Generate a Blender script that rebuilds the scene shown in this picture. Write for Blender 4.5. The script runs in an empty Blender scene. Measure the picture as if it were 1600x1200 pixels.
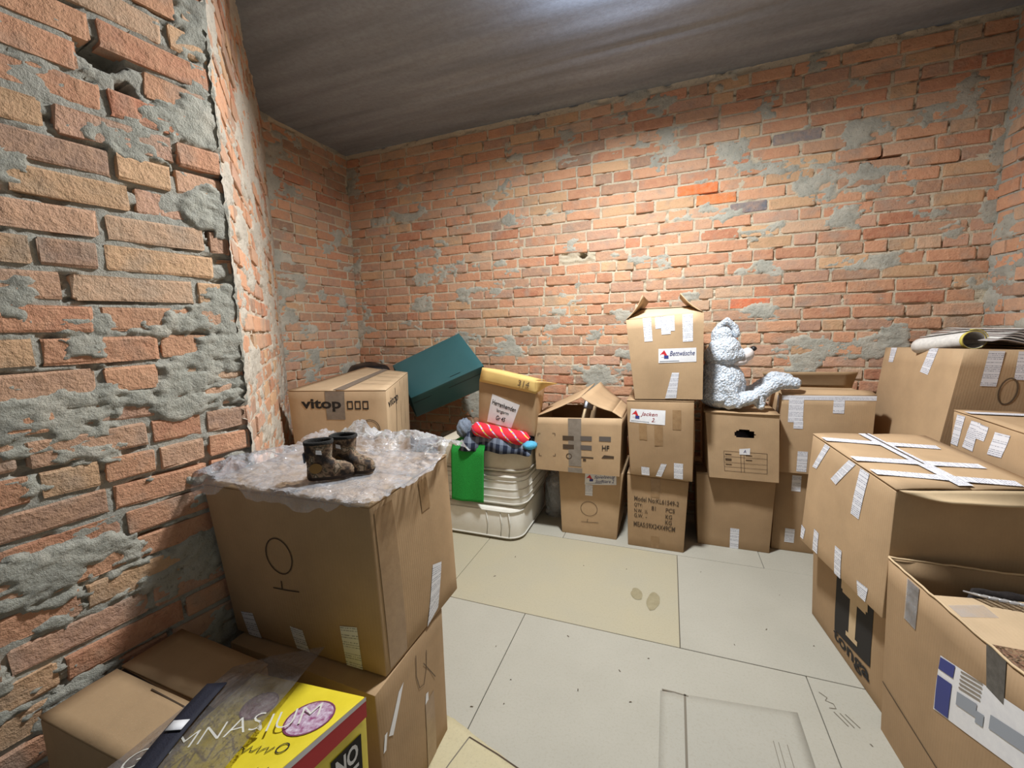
import bpy, bmesh, math, random
import numpy as np
from mathutils import Vector, Matrix
random.seed(7)
S = bpy.context.scene
COL = S.collection

# ------------------------------------------------------------------ camera, world, light
F_PX = 657.93
def make_camera():
    yaw, pitch, roll = [math.radians(a) for a in (-20.495, 7.588, 1.411)]
    fwd = Vector((math.sin(yaw) * math.cos(pitch), math.cos(yaw) * math.cos(pitch), -math.sin(pitch)))
    right = Vector((math.cos(yaw), -math.sin(yaw), 0))
    down = fwd.cross(right)
    r2 = right * math.cos(roll) + down * math.sin(roll)
    d2 = -right * math.sin(roll) + down * math.cos(roll)
    cam = bpy.data.cameras.new('camera')
    cam.sensor_fit = 'HORIZONTAL'
    cam.sensor_width = 36.0
    cam.lens = F_PX / 1600 * 36.0
    cam.clip_start = 0.02
    o = bpy.data.objects.new('camera', cam)
    COL.objects.link(o)
    m = Matrix((r2, -d2, -fwd)).transposed().to_4x4()
    m.translation = Vector((0, 0, 1.4))
    o.matrix_world = m
    S.camera = o
make_camera()

W = bpy.data.worlds.new('world')
S.world = W
W.use_nodes = True
W.node_tree.nodes['Background'].inputs['Color'].default_value = (0.86, 0.93, 1.0, 1)
W.node_tree.nodes['Background'].inputs['Strength'].default_value = 0.14     # weak fill added to lift the shadows, entering by the open rear

LAMP = Vector((-0.25, 1.90, 2.80))
def make_lamp_light():
    L = bpy.data.lights.new('panel_light', 'AREA')
    L.shape = 'DISK'; L.size = 0.20; L.energy = 82; L.color = (0.955, 0.98, 1.0)
    o = bpy.data.objects.new('panel_light', L); COL.objects.link(o)
    o.location = LAMP + Vector((0, 0, -0.005))
    P = bpy.data.lights.new('added_up_light', 'SPOT')               # added spot above the housing, makes the glow on the slab
    P.energy = 30.0; P.shadow_soft_size = 0.03; P.color = (0.66, 0.78, 1.0); P.spot_size = math.radians(176); P.spot_blend = 0.25
    p = bpy.data.objects.new('added_up_light', P); COL.objects.link(p)
    p.location = LAMP + Vector((0, 0, 0.055)); p.rotation_euler = (math.pi, 0, 0)
make_lamp_light()

S.view_settings.view_transform = 'Standard'
S.view_settings.look = 'None'
S.view_settings.gamma = 1.0
S.view_settings.exposure = 0.10
S.view_settings.use_curve_mapping = False

# ------------------------------------------------------------------ materials
def lin(r, g, b):
    f = lambda c: (c / 255 / 12.92) if c / 255 <= 0.04045 else ((c / 255 + 0.055) / 1.055) ** 2.4
    return (f(r), f(g), f(b), 1.0)

def new_mat(name, rough=0.8):
    m = bpy.data.materials.new(name); m.use_nodes = True
    nt = m.node_tree; b = nt.nodes['Principled BSDF']
    b.inputs['Roughness'].default_value = rough
    return m, nt, b

def node(nt, typ, **kw):
    n = nt.nodes.new(typ)
    for k, v in kw.items():
        if k.startswith('i_'):
            key = k[2:]
            n.inputs[int(key) if key.isdigit() else key.replace('_', ' ')].default_value = v
        else:
            setattr(n, k, v)
    return n

def mixc(nt, fac, a, b, blend='MIX'):
    n = nt.nodes.new('ShaderNodeMix'); n.data_type = 'RGBA'; n.blend_type = blend
    for sock, val in ((n.inputs[0], fac), (n.inputs[6], a), (n.inputs[7], b)):
        if hasattr(val, 'is_linked'): nt.links.new(val, sock)
        else: sock.default_value = val
    return n.outputs[2]

def math_n(nt, op, a, b=None, c=None):
    n = nt.nodes.new('ShaderNodeMath'); n.operation = op
    for i, v in enumerate((a, b, c)):
        if v is None: continue
        if hasattr(v, 'is_linked'): nt.links.new(v, n.inputs[i])
        else: n.inputs[i].default_value = v
    return n.outputs[0]

def ramp(nt, fac, stops):
    n = nt.nodes.new('ShaderNodeValToRGB')
    el = n.color_ramp.elements
    el[0].position, el[0].color = stops[0]
    el[1].position, el[1].color = stops[-1]
    for p, c in stops[1:-1]:
        e = el.new(p); e.color = c
    nt.links.new(fac, n.inputs[0])
    return n.outputs[0]

def noise(nt, scale, detail=4, rough=0.6, coord=None):
    n = nt.nodes.new('ShaderNodeTexNoise')
    n.inputs['Scale'].default_value = scale; n.inputs['Detail'].default_value = detail
    n.inputs['Roughness'].default_value = rough
    if coord is not None: nt.links.new(coord, n.inputs['Vector'])
    return n.outputs['Fac']

def bump(nt, b, h, strength=0.4, dist=0.004):
    n = nt.nodes.new('ShaderNodeBump')
    n.inputs['Strength'].default_value = strength; n.inputs['Distance'].default_value = dist
    nt.links.new(h, n.inputs['Height']); nt.links.new(n.outputs[0], b.inputs['Normal'])

def world_pos(nt): return nt.nodes.new('ShaderNodeNewGeometry').outputs['Position']

W0, W1 = (0, 0, 0, 1), (1, 1, 1, 1)

def brick_mat(name, attr):
    m, nt, b = new_mat(name, 0.9)
    if attr:
        c = node(nt, 'ShaderNodeAttribute', attribute_name='tint').outputs['Color']
    else:
        c = nt.nodes.new('ShaderNodeObjectInfo').outputs['Color']
    p = world_pos(nt)
    n1 = noise(nt, 26, 5, 0.65, p)
    n2 = noise(nt, 95, 4, 0.7, p)
    n3 = noise(nt, 9, 3, 0.5, p)
    col = mixc(nt, ramp(nt, n1, [(0.35, W0), (0.72, W1)]), c, mixc(nt, 0.45, c, lin(226, 178, 140)))
    col = mixc(nt, ramp(nt, n3, [(0.52, W0), (0.72, (0.55, 0.55, 0.55, 1))]), col, lin(158, 148, 134))   # dried mortar film
    col = mixc(nt, ramp(nt, n2, [(0.60, W0), (0.74, (0.6, 0.6, 0.6, 1))]), col, lin(92, 58, 44))          # pits and burnt specks
    nt.links.new(col, b.inputs['Base Color'])
    h = math_n(nt, 'ADD', n1, math_n(nt, 'MULTIPLY', n2, 0.5))
    bump(nt, b, h, 0.8, 0.010)
    return m
M_BRICK = brick_mat('fired_clay_brick', False)
M_BRICK_FAR = brick_mat('fired_clay_brick_joined', True)

def mortar_mat(name, joint, tone=1.0):
    m, nt, b = new_mat(name, 0.95)
    p = world_pos(nt)
    n1 = noise(nt, 7, 5, 0.6, p); n2 = noise(nt, 60, 6, 0.75, p); n3 = noise(nt, 150, 3, 0.7, p)
    col = ramp(nt, n1, [(0.3, lin(164, 162, 150)), (0.5, lin(184, 182, 168)), (0.72, lin(208, 201, 184))])
    sm = node(nt, 'ShaderNodeAttribute', attribute_name='smear').outputs['Fac']
    col = mixc(nt, sm, joint, col)
    if tone != 1.0: col = mixc(nt, 0.5, col, lin(222, 206, 186))
    col = mixc(nt, ramp(nt, n2, [(0.30, (0.75, 0.75, 0.75, 1)), (0.44, W0)]), col, lin(98, 92, 82))
    nt.links.new(col, b.inputs['Base Color'])
    bump(nt, b, math_n(nt, 'ADD', n2, math_n(nt, 'MULTIPLY', n3, 0.4)), 0.9, 0.010)
    return m
M_MORTAR = mortar_mat('rough_grey_mortar', lin(184, 181, 168))
M_MORTAR_CREAM = mortar_mat('cream_jointed_mortar', lin(214, 200, 174))
M_MORTAR_PALE = mortar_mat('pale_smeared_mortar', lin(214, 200, 176), 0.5)

def concrete_mat():
    m, nt, b = new_mat('grey_concrete_slab', 0.9)
    p = world_pos(nt)
    mp = nt.nodes.new('ShaderNodeMapping'); mp.inputs['Scale'].default_value = (0.6, 5.0, 1.0)
    mp.inputs['Rotation'].default_value = (0, 0, math.radians(-2))
    nt.links.new(p, mp.inputs[0])
    n1 = noise(nt, 1.6, 4, 0.55, mp.outputs[0]); n2 = noise(nt, 40, 5, 0.7, p)
    col = ramp(nt, n1, [(0.3, lin(124, 130, 138)), (0.7, lin(156, 163, 172))])
    col = mixc(nt, ramp(nt, n2, [(0.4, W0), (0.8, (0.4, 0.4, 0.4, 1))]), col, lin(104, 100, 94))
    nt.links.new(col, b.inputs['Base Color'])
    bump(nt, b, n2, 0.35, 0.004)
    return m
M_CONCRETE = concrete_mat()

def board_mat(name, a, bb):
    m, nt, b = new_mat(name, 0.75)
    p = world_pos(nt)
    n1 = noise(nt, 110, 5, 0.75, p); n2 = noise(nt, 3, 4, 0.6, p); n3 = noise(nt, 420, 2, 0.6, p)
    col = mixc(nt, ramp(nt, n2, [(0.3, W0), (0.7, W1)]), a, bb)
    col = mixc(nt, ramp(nt, n1, [(0.5, W0), (0.75, (0.35, 0.35, 0.35, 1))]), col, lin(140, 130, 108))
    col = mixc(nt, ramp(nt, n3, [(0.62, W0), (0.75, (0.25, 0.25, 0.25, 1))]), col, lin(204, 198, 180))
    nt.links.new(col, b.inputs['Base Color'])
    bump(nt, b, n1, 0.12, 0.002)
    return m
M_BOARD_G = board_mat('pale_grey_chipboard', lin(168, 164, 150), lin(175, 171, 157))
M_BOARD_Y = board_mat('pale_yellow_chipboard', lin(176, 167, 140), lin(171, 164, 142))
M_CARD_FLOOR = board_mat('worn_grey_card_sheet', lin(166, 163, 150), lin(172, 168, 155))
M_CARD_YELL = board_mat('yellowish_card_sheet', lin(188, 176, 138), lin(194, 184, 150))

def card_mat(name, base, dark=0.82):
    m, nt, b = new_mat(name, 0.78)
    tc = nt.nodes.new('ShaderNodeTexCoord').outputs['UV']
    p = world_pos(nt)
    w = nt.nodes.new('ShaderNodeTexWave'); w.inputs['Scale'].default_value = 32; w.inputs['Distortion'].default_value = 0.6
    nt.links.new(tc, w.inputs['Vector'])
    n1 = noise(nt, 5, 5, 0.6, p); n2 = noise(nt, 160, 4, 0.7, p)
    d = tuple(c * dark for c in base[:3]) + (1,)
    col = mixc(nt, ramp(nt, n1, [(0.35, W0), (0.7, W1)]), base, d)
    col = mixc(nt, math_n(nt, 'MULTIPLY', w.outputs['Fac'], 0.10), col, d)
    col = mixc(nt, ramp(nt, n2, [(0.55, W0), (0.8, (0.25, 0.25, 0.25, 1))]), col, tuple(c * 0.7 for c in base[:3]) + (1,))
    nt.links.new(col, b.inputs['Base Color'])
    b.inputs['Specular IOR Level'].default_value = 0.25
    bump(nt, b, math_n(nt, 'ADD', n1, math_n(nt, 'MULTIPLY', w.outputs['Fac'], 0.05)), 0.25, 0.01)
    return m
M_CARD = [card_mat('brown_corrugated_card', lin(180, 150, 114)), card_mat('tan_corrugated_card', lin(190, 160, 124)),
          card_mat('dull_corrugated_card', lin(172, 143, 109)), card_mat('light_corrugated_card', lin(204, 177, 142))]
M_CARD_EDGE = card_mat('torn_card_edge', lin(214, 188, 150))
M_CARD_YEL = card_mat('yellow_kraft_card', lin(226, 190, 118))

def plain(name, col, rough=0.6, nscale=None, col2=None, bstr=0.0, metal=0.0, spec=0.5):
    m, nt, b = new_mat(name, rough)
    b.inputs['Metallic'].default_value = metal
    b.inputs['Specular IOR Level'].default_value = spec
    if nscale:
        n = noise(nt, nscale, 5, 0.65, world_pos(nt))
        nt.links.new(mixc(nt, ramp(nt, n, [(0.35, W0), (0.68, W1)]), col, col2 or tuple(c * 0.75 for c in col[:3]) + (1,)), b.inputs['Base Color'])
        if bstr: bump(nt, b, n, bstr, 0.006)
    else:
        b.inputs['Base Color'].default_value = col
    return m
M_INK = plain('black_print', lin(34, 30, 27), 0.8)
M_INK_BROWN = plain('brown_print', lin(74, 58, 42), 0.8)
M_INK_BLUE = plain('blue_pen_ink', lin(44, 52, 112), 0.7)
M_INK_RED = plain('red_pen_ink', lin(150, 40, 50), 0.7)
M_PENCIL = plain('pencil_line', lin(96, 78, 58), 0.9)
M_PENCIL_FLOOR = plain('floor_pencil_line', lin(120, 112, 98), 0.9)
M_WHITE = plain('white_label_paper', lin(232, 232, 232), 0.55, 40, lin(222, 222, 224))
M_GREYPRINT = plain('grey_print', lin(150, 156, 164), 0.8)
M_NAVYPRINT = plain('blue_print', lin(54, 62, 128), 0.6)
M_REDPRINT = plain('red_print', lin(196, 44, 48), 0.5)
M_BROWNTAPE = plain('brown_packing_tape', lin(146, 116, 82), 0.28, 30, lin(160, 130, 94), 0.1)
M_GREYTAPE = plain('grey_packing_tape', lin(126, 116, 104), 0.32, 30, lin(142, 132, 120), 0.1)
M_DARKTAPE = plain('dark_grey_tape', lin(92, 88, 84), 0.35, 60, lin(70, 66, 62), 0.15)
M_YELLOW = plain('yellow_glossy_print', lin(228, 208, 60), 0.3, 14, lin(216, 196, 48), 0.08)
M_SLOT_SHADE = plain('painted_slot_shade', lin(40, 30, 24), 0.9)
M_BLACKBAG = plain('black_bin_bag', lin(22, 22, 24), 0.35, 18, lin(34, 34, 36), 0.6)
M_NAVY = plain('navy_webbing', lin(16, 17, 32), 0.75, 240, lin(24, 26, 44), 0.3)
M_TEAL = plain('dark_teal_vinyl', lin(54, 98, 102), 0.42, 5, lin(58, 102, 106), 0.05)
M_TEALDARK = plain('dark_teal_seam', lin(24, 48, 48), 0.5)
M_GREEN = plain('bright_green_terry', lin(38, 164, 62), 0.95, 260, lin(24, 132, 46), 0.8)
M_QUILT = plain('white_quilted_cotton', lin(232, 230, 220), 0.9, 9, lin(222, 218, 206), 0.15)
M_PIPING = plain('grey_piping', lin(206, 203, 192), 0.9)
M_PLUSH = None
M_NOSE = plain('black_plush_nose', lin(24, 22, 24), 0.5)
M_SKINPLUSH = plain('smooth_pale_plush', lin(228, 218, 212), 0.95, 200, lin(216, 206, 200), 0.4)
M_GREYPLUSH = plain('grey_plush', lin(150, 144, 138), 0.95, 120, lin(176, 172, 168), 0.6)
M_DARKCLOTH = plain('dark_garment_cloth', lin(46, 40, 38), 0.95, 120, lin(34, 30, 30), 0.4)
M_PAPER = plain('newsprint_paper', lin(222, 218, 210), 0.8, 60, lin(200, 196, 190), 0.1)
M_YELPAPER = plain('yellow_page_edge', lin(206, 190, 92), 0.7)
M_KNIT = plain('grey_blue_knit', lin(104, 116, 132), 0.95, 150, lin(140, 150, 164), 0.9)
M_LBLUE = plain('light_blue_cloth', lin(90, 176, 206), 0.95, 120, lin(70, 150, 186), 0.5)
M_STAIN = plain('dried_spill', lin(142, 132, 102), 0.7, 30, lin(156, 146, 116))
M_BOOTSOLE = plain('dark_rubber_sole', lin(46, 34, 26), 0.8)
M_LINING = plain('black_pile_lining', lin(30, 28, 26), 0.95, 200, lin(44, 42, 38), 0.6)
M_FRAME = plain('white_lamp_housing', lin(228, 228, 226), 0.4)

def fleece_mat():
    m, nt, b = new_mat('pale_blue_white_curly_fleece', 0.95)
    p = world_pos(nt)
    v = nt.nodes.new('ShaderNodeTexVoronoi'); v.inputs['Scale'].default_value = 85
    nt.links.new(p, v.inputs['Vector'])
    n = noise(nt, 120, 4, 0.7, p)
    col = mixc(nt, ramp(nt, v.outputs['Distance'], [(0.25, W0), (0.75, W1)]), lin(240, 244, 248), lin(202, 215, 228))
    nt.links.new(col, b.inputs['Base Color'])
    bump(nt, b, math_n(nt, 'SUBTRACT', n, v.outputs['Distance']), 0.9, 0.012)
    return m
M_PLUSH = fleece_mat()

def camo_mat():
    m, nt, b = new_mat('brown_camouflage_fleece', 0.9)
    n = noise(nt, 42, 3, 0.5, world_pos(nt))
    c = ramp(nt, n, [(0.36, lin(40, 34, 30)), (0.47, lin(84, 66, 50)), (0.54, lin(140, 116, 92)), (0.60, lin(62, 60, 44)), (0.68, lin(170, 150, 128))])
    nt.links.new(c, b.inputs['Base Color'])
    bump(nt, b, noise(nt, 260, 3, 0.6, world_pos(nt)), 0.4, 0.004)
    return m
M_CAMO = camo_mat()

def tape_print_mat():
    """white packing label tape with rows of small grey print, driven by the metric UVs of each strip"""
    m, nt, b = new_mat('printed_white_label_tape', 0.4)
    uv = nt.nodes.new('ShaderNodeTexCoord').outputs['UV']
    sp = nt.nodes.new('ShaderNodeSeparateXYZ'); nt.links.new(uv, sp.inputs[0])
    u, v = sp.outputs[0], sp.outputs[1]
    row = math_n(nt, 'DIVIDE', v, 0.0075)
    fr = math_n(nt, 'FRACT', row); fl = math_n(nt, 'FLOOR', row)
    band = math_n(nt, 'MULTIPLY', math_n(nt, 'GREATER_THAN', fr, 0.30), math_n(nt, 'LESS_THAN', fr, 0.72))
    cx = nt.nodes.new('ShaderNodeCombineXYZ')
    nt.links.new(math_n(nt, 'MULTIPLY', u, 520), cx.inputs[0]); nt.links.new(math_n(nt, 'MULTIPLY', fl, 7.3), cx.inputs[1])
    letters = math_n(nt, 'GREATER_THAN', noise(nt, 1.0, 1, 0.5, cx.outputs[0]), 0.47)
    cb = nt.nodes.new('ShaderNodeCombineXYZ')
    nt.links.new(math_n(nt, 'MULTIPLY', fl, 0.61), cb.inputs[1])
    block = math_n(nt, 'GREATER_THAN', noise(nt, 1.0, 2, 0.5, cb.outputs[0]), 0.46)
    k = math_n(nt, 'MULTIPLY', math_n(nt, 'MULTIPLY', band, letters), block)
    col = mixc(nt, math_n(nt, 'MULTIPLY', k, 0.8), lin(230, 231, 236), lin(104, 108, 128))
    nt.links.new(col, b.inputs['Base Color'])
    return m
M_LABELTAPE = tape_print_mat()

def plaid_mat():
    m, nt, b = new_mat('navy_grey_plaid_cloth', 0.95)
    tc = nt.nodes.new('ShaderNodeTexCoord').outputs['UV']
    sp = nt.nodes.new('ShaderNodeSeparateXYZ'); nt.links.new(tc, sp.inputs[0])
    a = math_n(nt, 'GREATER_THAN', math_n(nt, 'FRACT', math_n(nt, 'MULTIPLY', sp.outputs[0], 11)), 0.55)
    c = math_n(nt, 'GREATER_THAN', math_n(nt, 'FRACT', math_n(nt, 'MULTIPLY', sp.outputs[1], 11)), 0.55)
    k = math_n(nt, 'MULTIPLY', math_n(nt, 'ADD', a, c), 0.5)
    nt.links.new(mixc(nt, k, lin(26, 34, 54), lin(122, 132, 148)), b.inputs['Base Color'])
    bump(nt, b, noise(nt, 180, 3, 0.6, world_pos(nt)), 0.4, 0.004)
    return m
M_PLAID = plaid_mat()

def red_cloth_mat():
    m, nt, b = new_mat('red_cloth_with_bright_stripes', 0.9)
    tc = nt.nodes.new('ShaderNodeTexCoord').outputs['UV']
    mp = nt.nodes.new('ShaderNodeMapping'); mp.inputs['Rotation'].default_value = (0, 0, 0.7); mp.inputs['Scale'].default_value = (3.2, 5, 1)
    nt.links.new(tc, mp.inputs[0])
    w = nt.nodes.new('ShaderNodeTexWave'); w.inputs['Scale'].default_value = 0.5; w.inputs['Distortion'].default_value = 3.5; w.inputs['Detail'].default_value = 1
    nt.links.new(mp.outputs[0], w.inputs['Vector'])
    n = noise(nt, 12, 1, 0.5, tc)
    stripe = ramp(nt, n, [(0.40, lin(232, 216, 90)), (0.5, lin(150, 110, 190)), (0.6, lin(210, 205, 225))])
    col = mixc(nt, ramp(nt, w.outputs['Fac'], [(0.90, W0), (0.95, W1)]), lin(214, 40, 56), stripe)
    nt.links.new(col, b.inputs['Base Color'])
    bump(nt, b, noise(nt, 160, 3, 0.6, world_pos(nt)), 0.3, 0.004)
    return m
M_REDCLOTH = red_cloth_mat()

def film_mat(name, tint, white, gloss_rough=0.12, dens=0.22, bs=140):
    """thin clear plastic film: mostly see-through, milky in places, with glossy wrinkles"""
    m, nt, b = new_mat(name)
    nt.nodes.remove(b)
    out = nt.nodes['Material Output']
    p = world_pos(nt)
    n = noise(nt, bs, 3, 0.6, p)
    bp = nt.nodes.new('ShaderNodeBump'); bp.inputs['Strength'].default_value = 0.8; bp.inputs['Distance'].default_value = 0.006
    nt.links.new(n, bp.inputs['Height'])
    tr = nt.nodes.new('ShaderNodeBsdfTransparent'); tr.inputs[0].default_value = tint
    df = nt.nodes.new('ShaderNodeBsdfDiffuse'); df.inputs[0].default_value = white
    nt.links.new(bp.outputs[0], df.inputs['Normal'])
    gl = nt.nodes.new('ShaderNodeBsdfGlossy'); gl.inputs['Roughness'].default_value = gloss_rough
    nt.links.new(bp.outputs[0], gl.inputs['Normal'])
    m1 = nt.nodes.new('ShaderNodeMixShader')
    nt.links.new(math_n(nt, 'MULTIPLY', noise(nt, 18, 3, 0.6, p), dens * 2), m1.inputs[0])
    nt.links.new(tr.outputs[0], m1.inputs[1]); nt.links.new(df.outputs[0], m1.inputs[2])
    fr = nt.nodes.new('ShaderNodeFresnel'); fr.inputs['IOR'].default_value = 1.45
    nt.links.new(bp.outputs[0], fr.inputs['Normal'])
    m2 = nt.nodes.new('ShaderNodeMixShader')
    nt.links.new(math_n(nt, 'ADD', fr.outputs[0], 0.03), m2.inputs[0])
    nt.links.new(m1.outputs[0], m2.inputs[1]); nt.links.new(gl.outputs[0], m2.inputs[2])
    nt.links.new(m2.outputs[0], out.inputs['Surface'])
    return m
M_FILM = film_mat('clear_bubble_film', (0.98, 0.985, 1, 1), (0.92, 0.95, 1.0, 1), 0.06, 0.25)
M_SMOKE = film_mat('smoky_polythene', (0.66, 0.64, 0.62, 1), (0.45, 0.43, 0.42, 1), 0.25, 0.22, 60)
M_CLEARTAPE = film_mat('clear_tape', (0.92, 0.92, 0.92, 1), (0.72, 0.74, 0.78, 1), 0.12, 0.28, 22)

def emit_mat():
    m, nt, b = new_mat('lit_diffuser')
    b.inputs['Emission Color'].default_value = (0.85, 0.92, 1, 1); b.inputs['Emission Strength'].default_value = 6
    return m
M_EMIT = emit_mat()

# ------------------------------------------------------------------ object helpers
def tag(o, label=None, cat=None, group=None, kind=None):
    if label: o['label'] = label
    if cat: o['category'] = cat
    if group: o['group'] = group
    if kind: o['kind'] = kind
    return o

def thing(name, label, cat, loc, group=None):
    o = bpy.data.objects.new(name, None); COL.objects.link(o)
    o.empty_display_size = 0.05
    o.location = loc
    return tag(o, label, cat, group)

def origin(o):
    v = Vector((0, 0, 0))
    while o is not None:
        v += Vector(o.location); o = o.parent
    return v

def add_mesh(name, verts, faces, mat, parent=None, uvs=None, smooth=False):
    """verts in world metres; stored relative to the parent's origin"""
    me = bpy.data.meshes.new(name)
    off = origin(parent) if parent else Vector((0, 0, 0))
    me.from_pydata([tuple(Vector(v) - off) for v in verts], [], faces)
    if uvs is not None:
        ul = me.uv_layers.new(name='uv')
        for poly in me.polygons:
            for li in poly.loop_indices:
                ul.data[li].uv = uvs[me.loops[li].vertex_index]
    me.materials.append(mat)
    if smooth: me.polygons.foreach_set('use_smooth', [True] * len(me.polygons))
    me.update()
    o = bpy.data.objects.new(name, me); COL.objects.link(o)
    if parent: o.parent = parent
    return o

def solidify(o, t, offset=-1.0):
    m = o.modifiers.new('thickness', 'SOLIDIFY'); m.thickness = t; m.offset = offset
    return o

def grid_faces(nu, nv, base=0):
    return [(base + j * (nu + 1) + i, base + j * (nu + 1) + i + 1, base + (j + 1) * (nu + 1) + i + 1, base + (j + 1) * (nu + 1) + i)
            for j in range(nv) for i in range(nu)]

def surf(name, fn, nu, nv, mat, parent=None, thick=None, smooth=True, closed_u=False):
    vs, uvs = [], []
    for j in range(nv + 1):
        for i in range(nu + 1):
            u, v = i / nu, j / nv
            vs.append(fn(u, v)); uvs.append((u, v))
    o = add_mesh(name, vs, grid_faces(nu, nv), mat, parent, uvs, smooth)
    if thick: solidify(o, thick, 0)
    return o

# smooth value noise -------------------------------------------------
_T = np.random.RandomState(11).rand(256, 256)
def vnoise(x, y):
    xi = np.floor(x).astype(int); yi = np.floor(y).astype(int)
    fx = x - xi; fy = y - yi
    fx = fx * fx * (3 - 2 * fx); fy = fy * fy * (3 - 2 * fy)
    g = lambda a, b: _T[a & 255, b & 255]
    return (g(xi, yi) * (1 - fx) + g(xi + 1, yi) * fx) * (1 - fy) + (g(xi, yi + 1) * (1 - fx) + g(xi + 1, yi + 1) * fx) * fy
def fbm(x, y, octv=4, gain=0.5):
    s = 0; a = 1; t = 0
    for k in range(octv):
        s = s + a * vnoise(x * 2 ** k + 17.3 * k, y * 2 ** k + 5.1 * k); t += a; a *= gain
    return s / t
def nz(x, y): return float(fbm(np.array([x]), np.array([y]), 3)[0]) - 0.5
def sstep(a, b, x):
    t = np.clip((x - a) / (b - a), 0, 1); return t * t * (3 - 2 * t)

# ------------------------------------------------------------------ brick walls
CEIL = 2.985
COURSE = 0.077
PALETTE = [(lin(214, 146, 110), 5), (lin(220, 156, 118), 5), (lin(206, 134, 100), 3), (lin(214, 166, 136), 4), (lin(200, 152, 130), 3),
           (lin(220, 176, 132), 3), (lin(184, 140, 116), 2), (lin(198, 112, 78), 1.5), (lin(158, 124, 108), 1.2), (lin(210, 176, 146), 2)]
def brick_mesh(w, rng, rough):
    """front face irregular, chipped edges, 48 triangles; local x along wall, y out of the wall, z up; centred"""
    nx, nzz, h, dep = 4, 3, 0.0655, 0.05
    px = (0, 0.035, 0.5 + rng.uniform(-.15, .15), 0.965, 1); pz = (0, 0.12, 0.88, 1)
    vs = []
    for j in range(nzz + 1):
        for i in range(nx + 1):
            x = -w / 2 + w * px[i]; z = -h / 2 + h * pz[j]
            y = rng.uniform(-1, 1) * 0.0014 * rough
            e = (i in (0, nx)) + (j in (0, nzz))
            if e:
                pull = rng.uniform(0.0002, 0.0036) * rough * (1.8 if e == 2 else 1)
                if i == 0: x += pull
                if i == nx: x -= pull
                if j == 0: z += pull * 0.8
                if j == nzz: z -= pull * 0.8
                y -= rng.uniform(0.0005, 0.0030) * rough
            vs.append((x, y, z))
    fs = [tuple(reversed(f)) for f in grid_faces(nx, nzz)]
    ring = [i for i in range(nx + 1)] + [(nx + 1) * j + nx for j in range(1, nzz + 1)] + \
           [(nx + 1) * nzz + i for i in range(nx - 1, -1, -1)] + [(nx + 1) * j for j in range(nzz - 1, 0, -1)]
    b0 = len(vs)
    for k in ring: vs.append((vs[k][0], -dep, vs[k][2]))
    n = len(ring)
    for k in range(n):
        fs.append((ring[k], ring[(k + 1) % n], b0 + (k + 1) % n, b0 + k))
    return vs, fs

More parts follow.
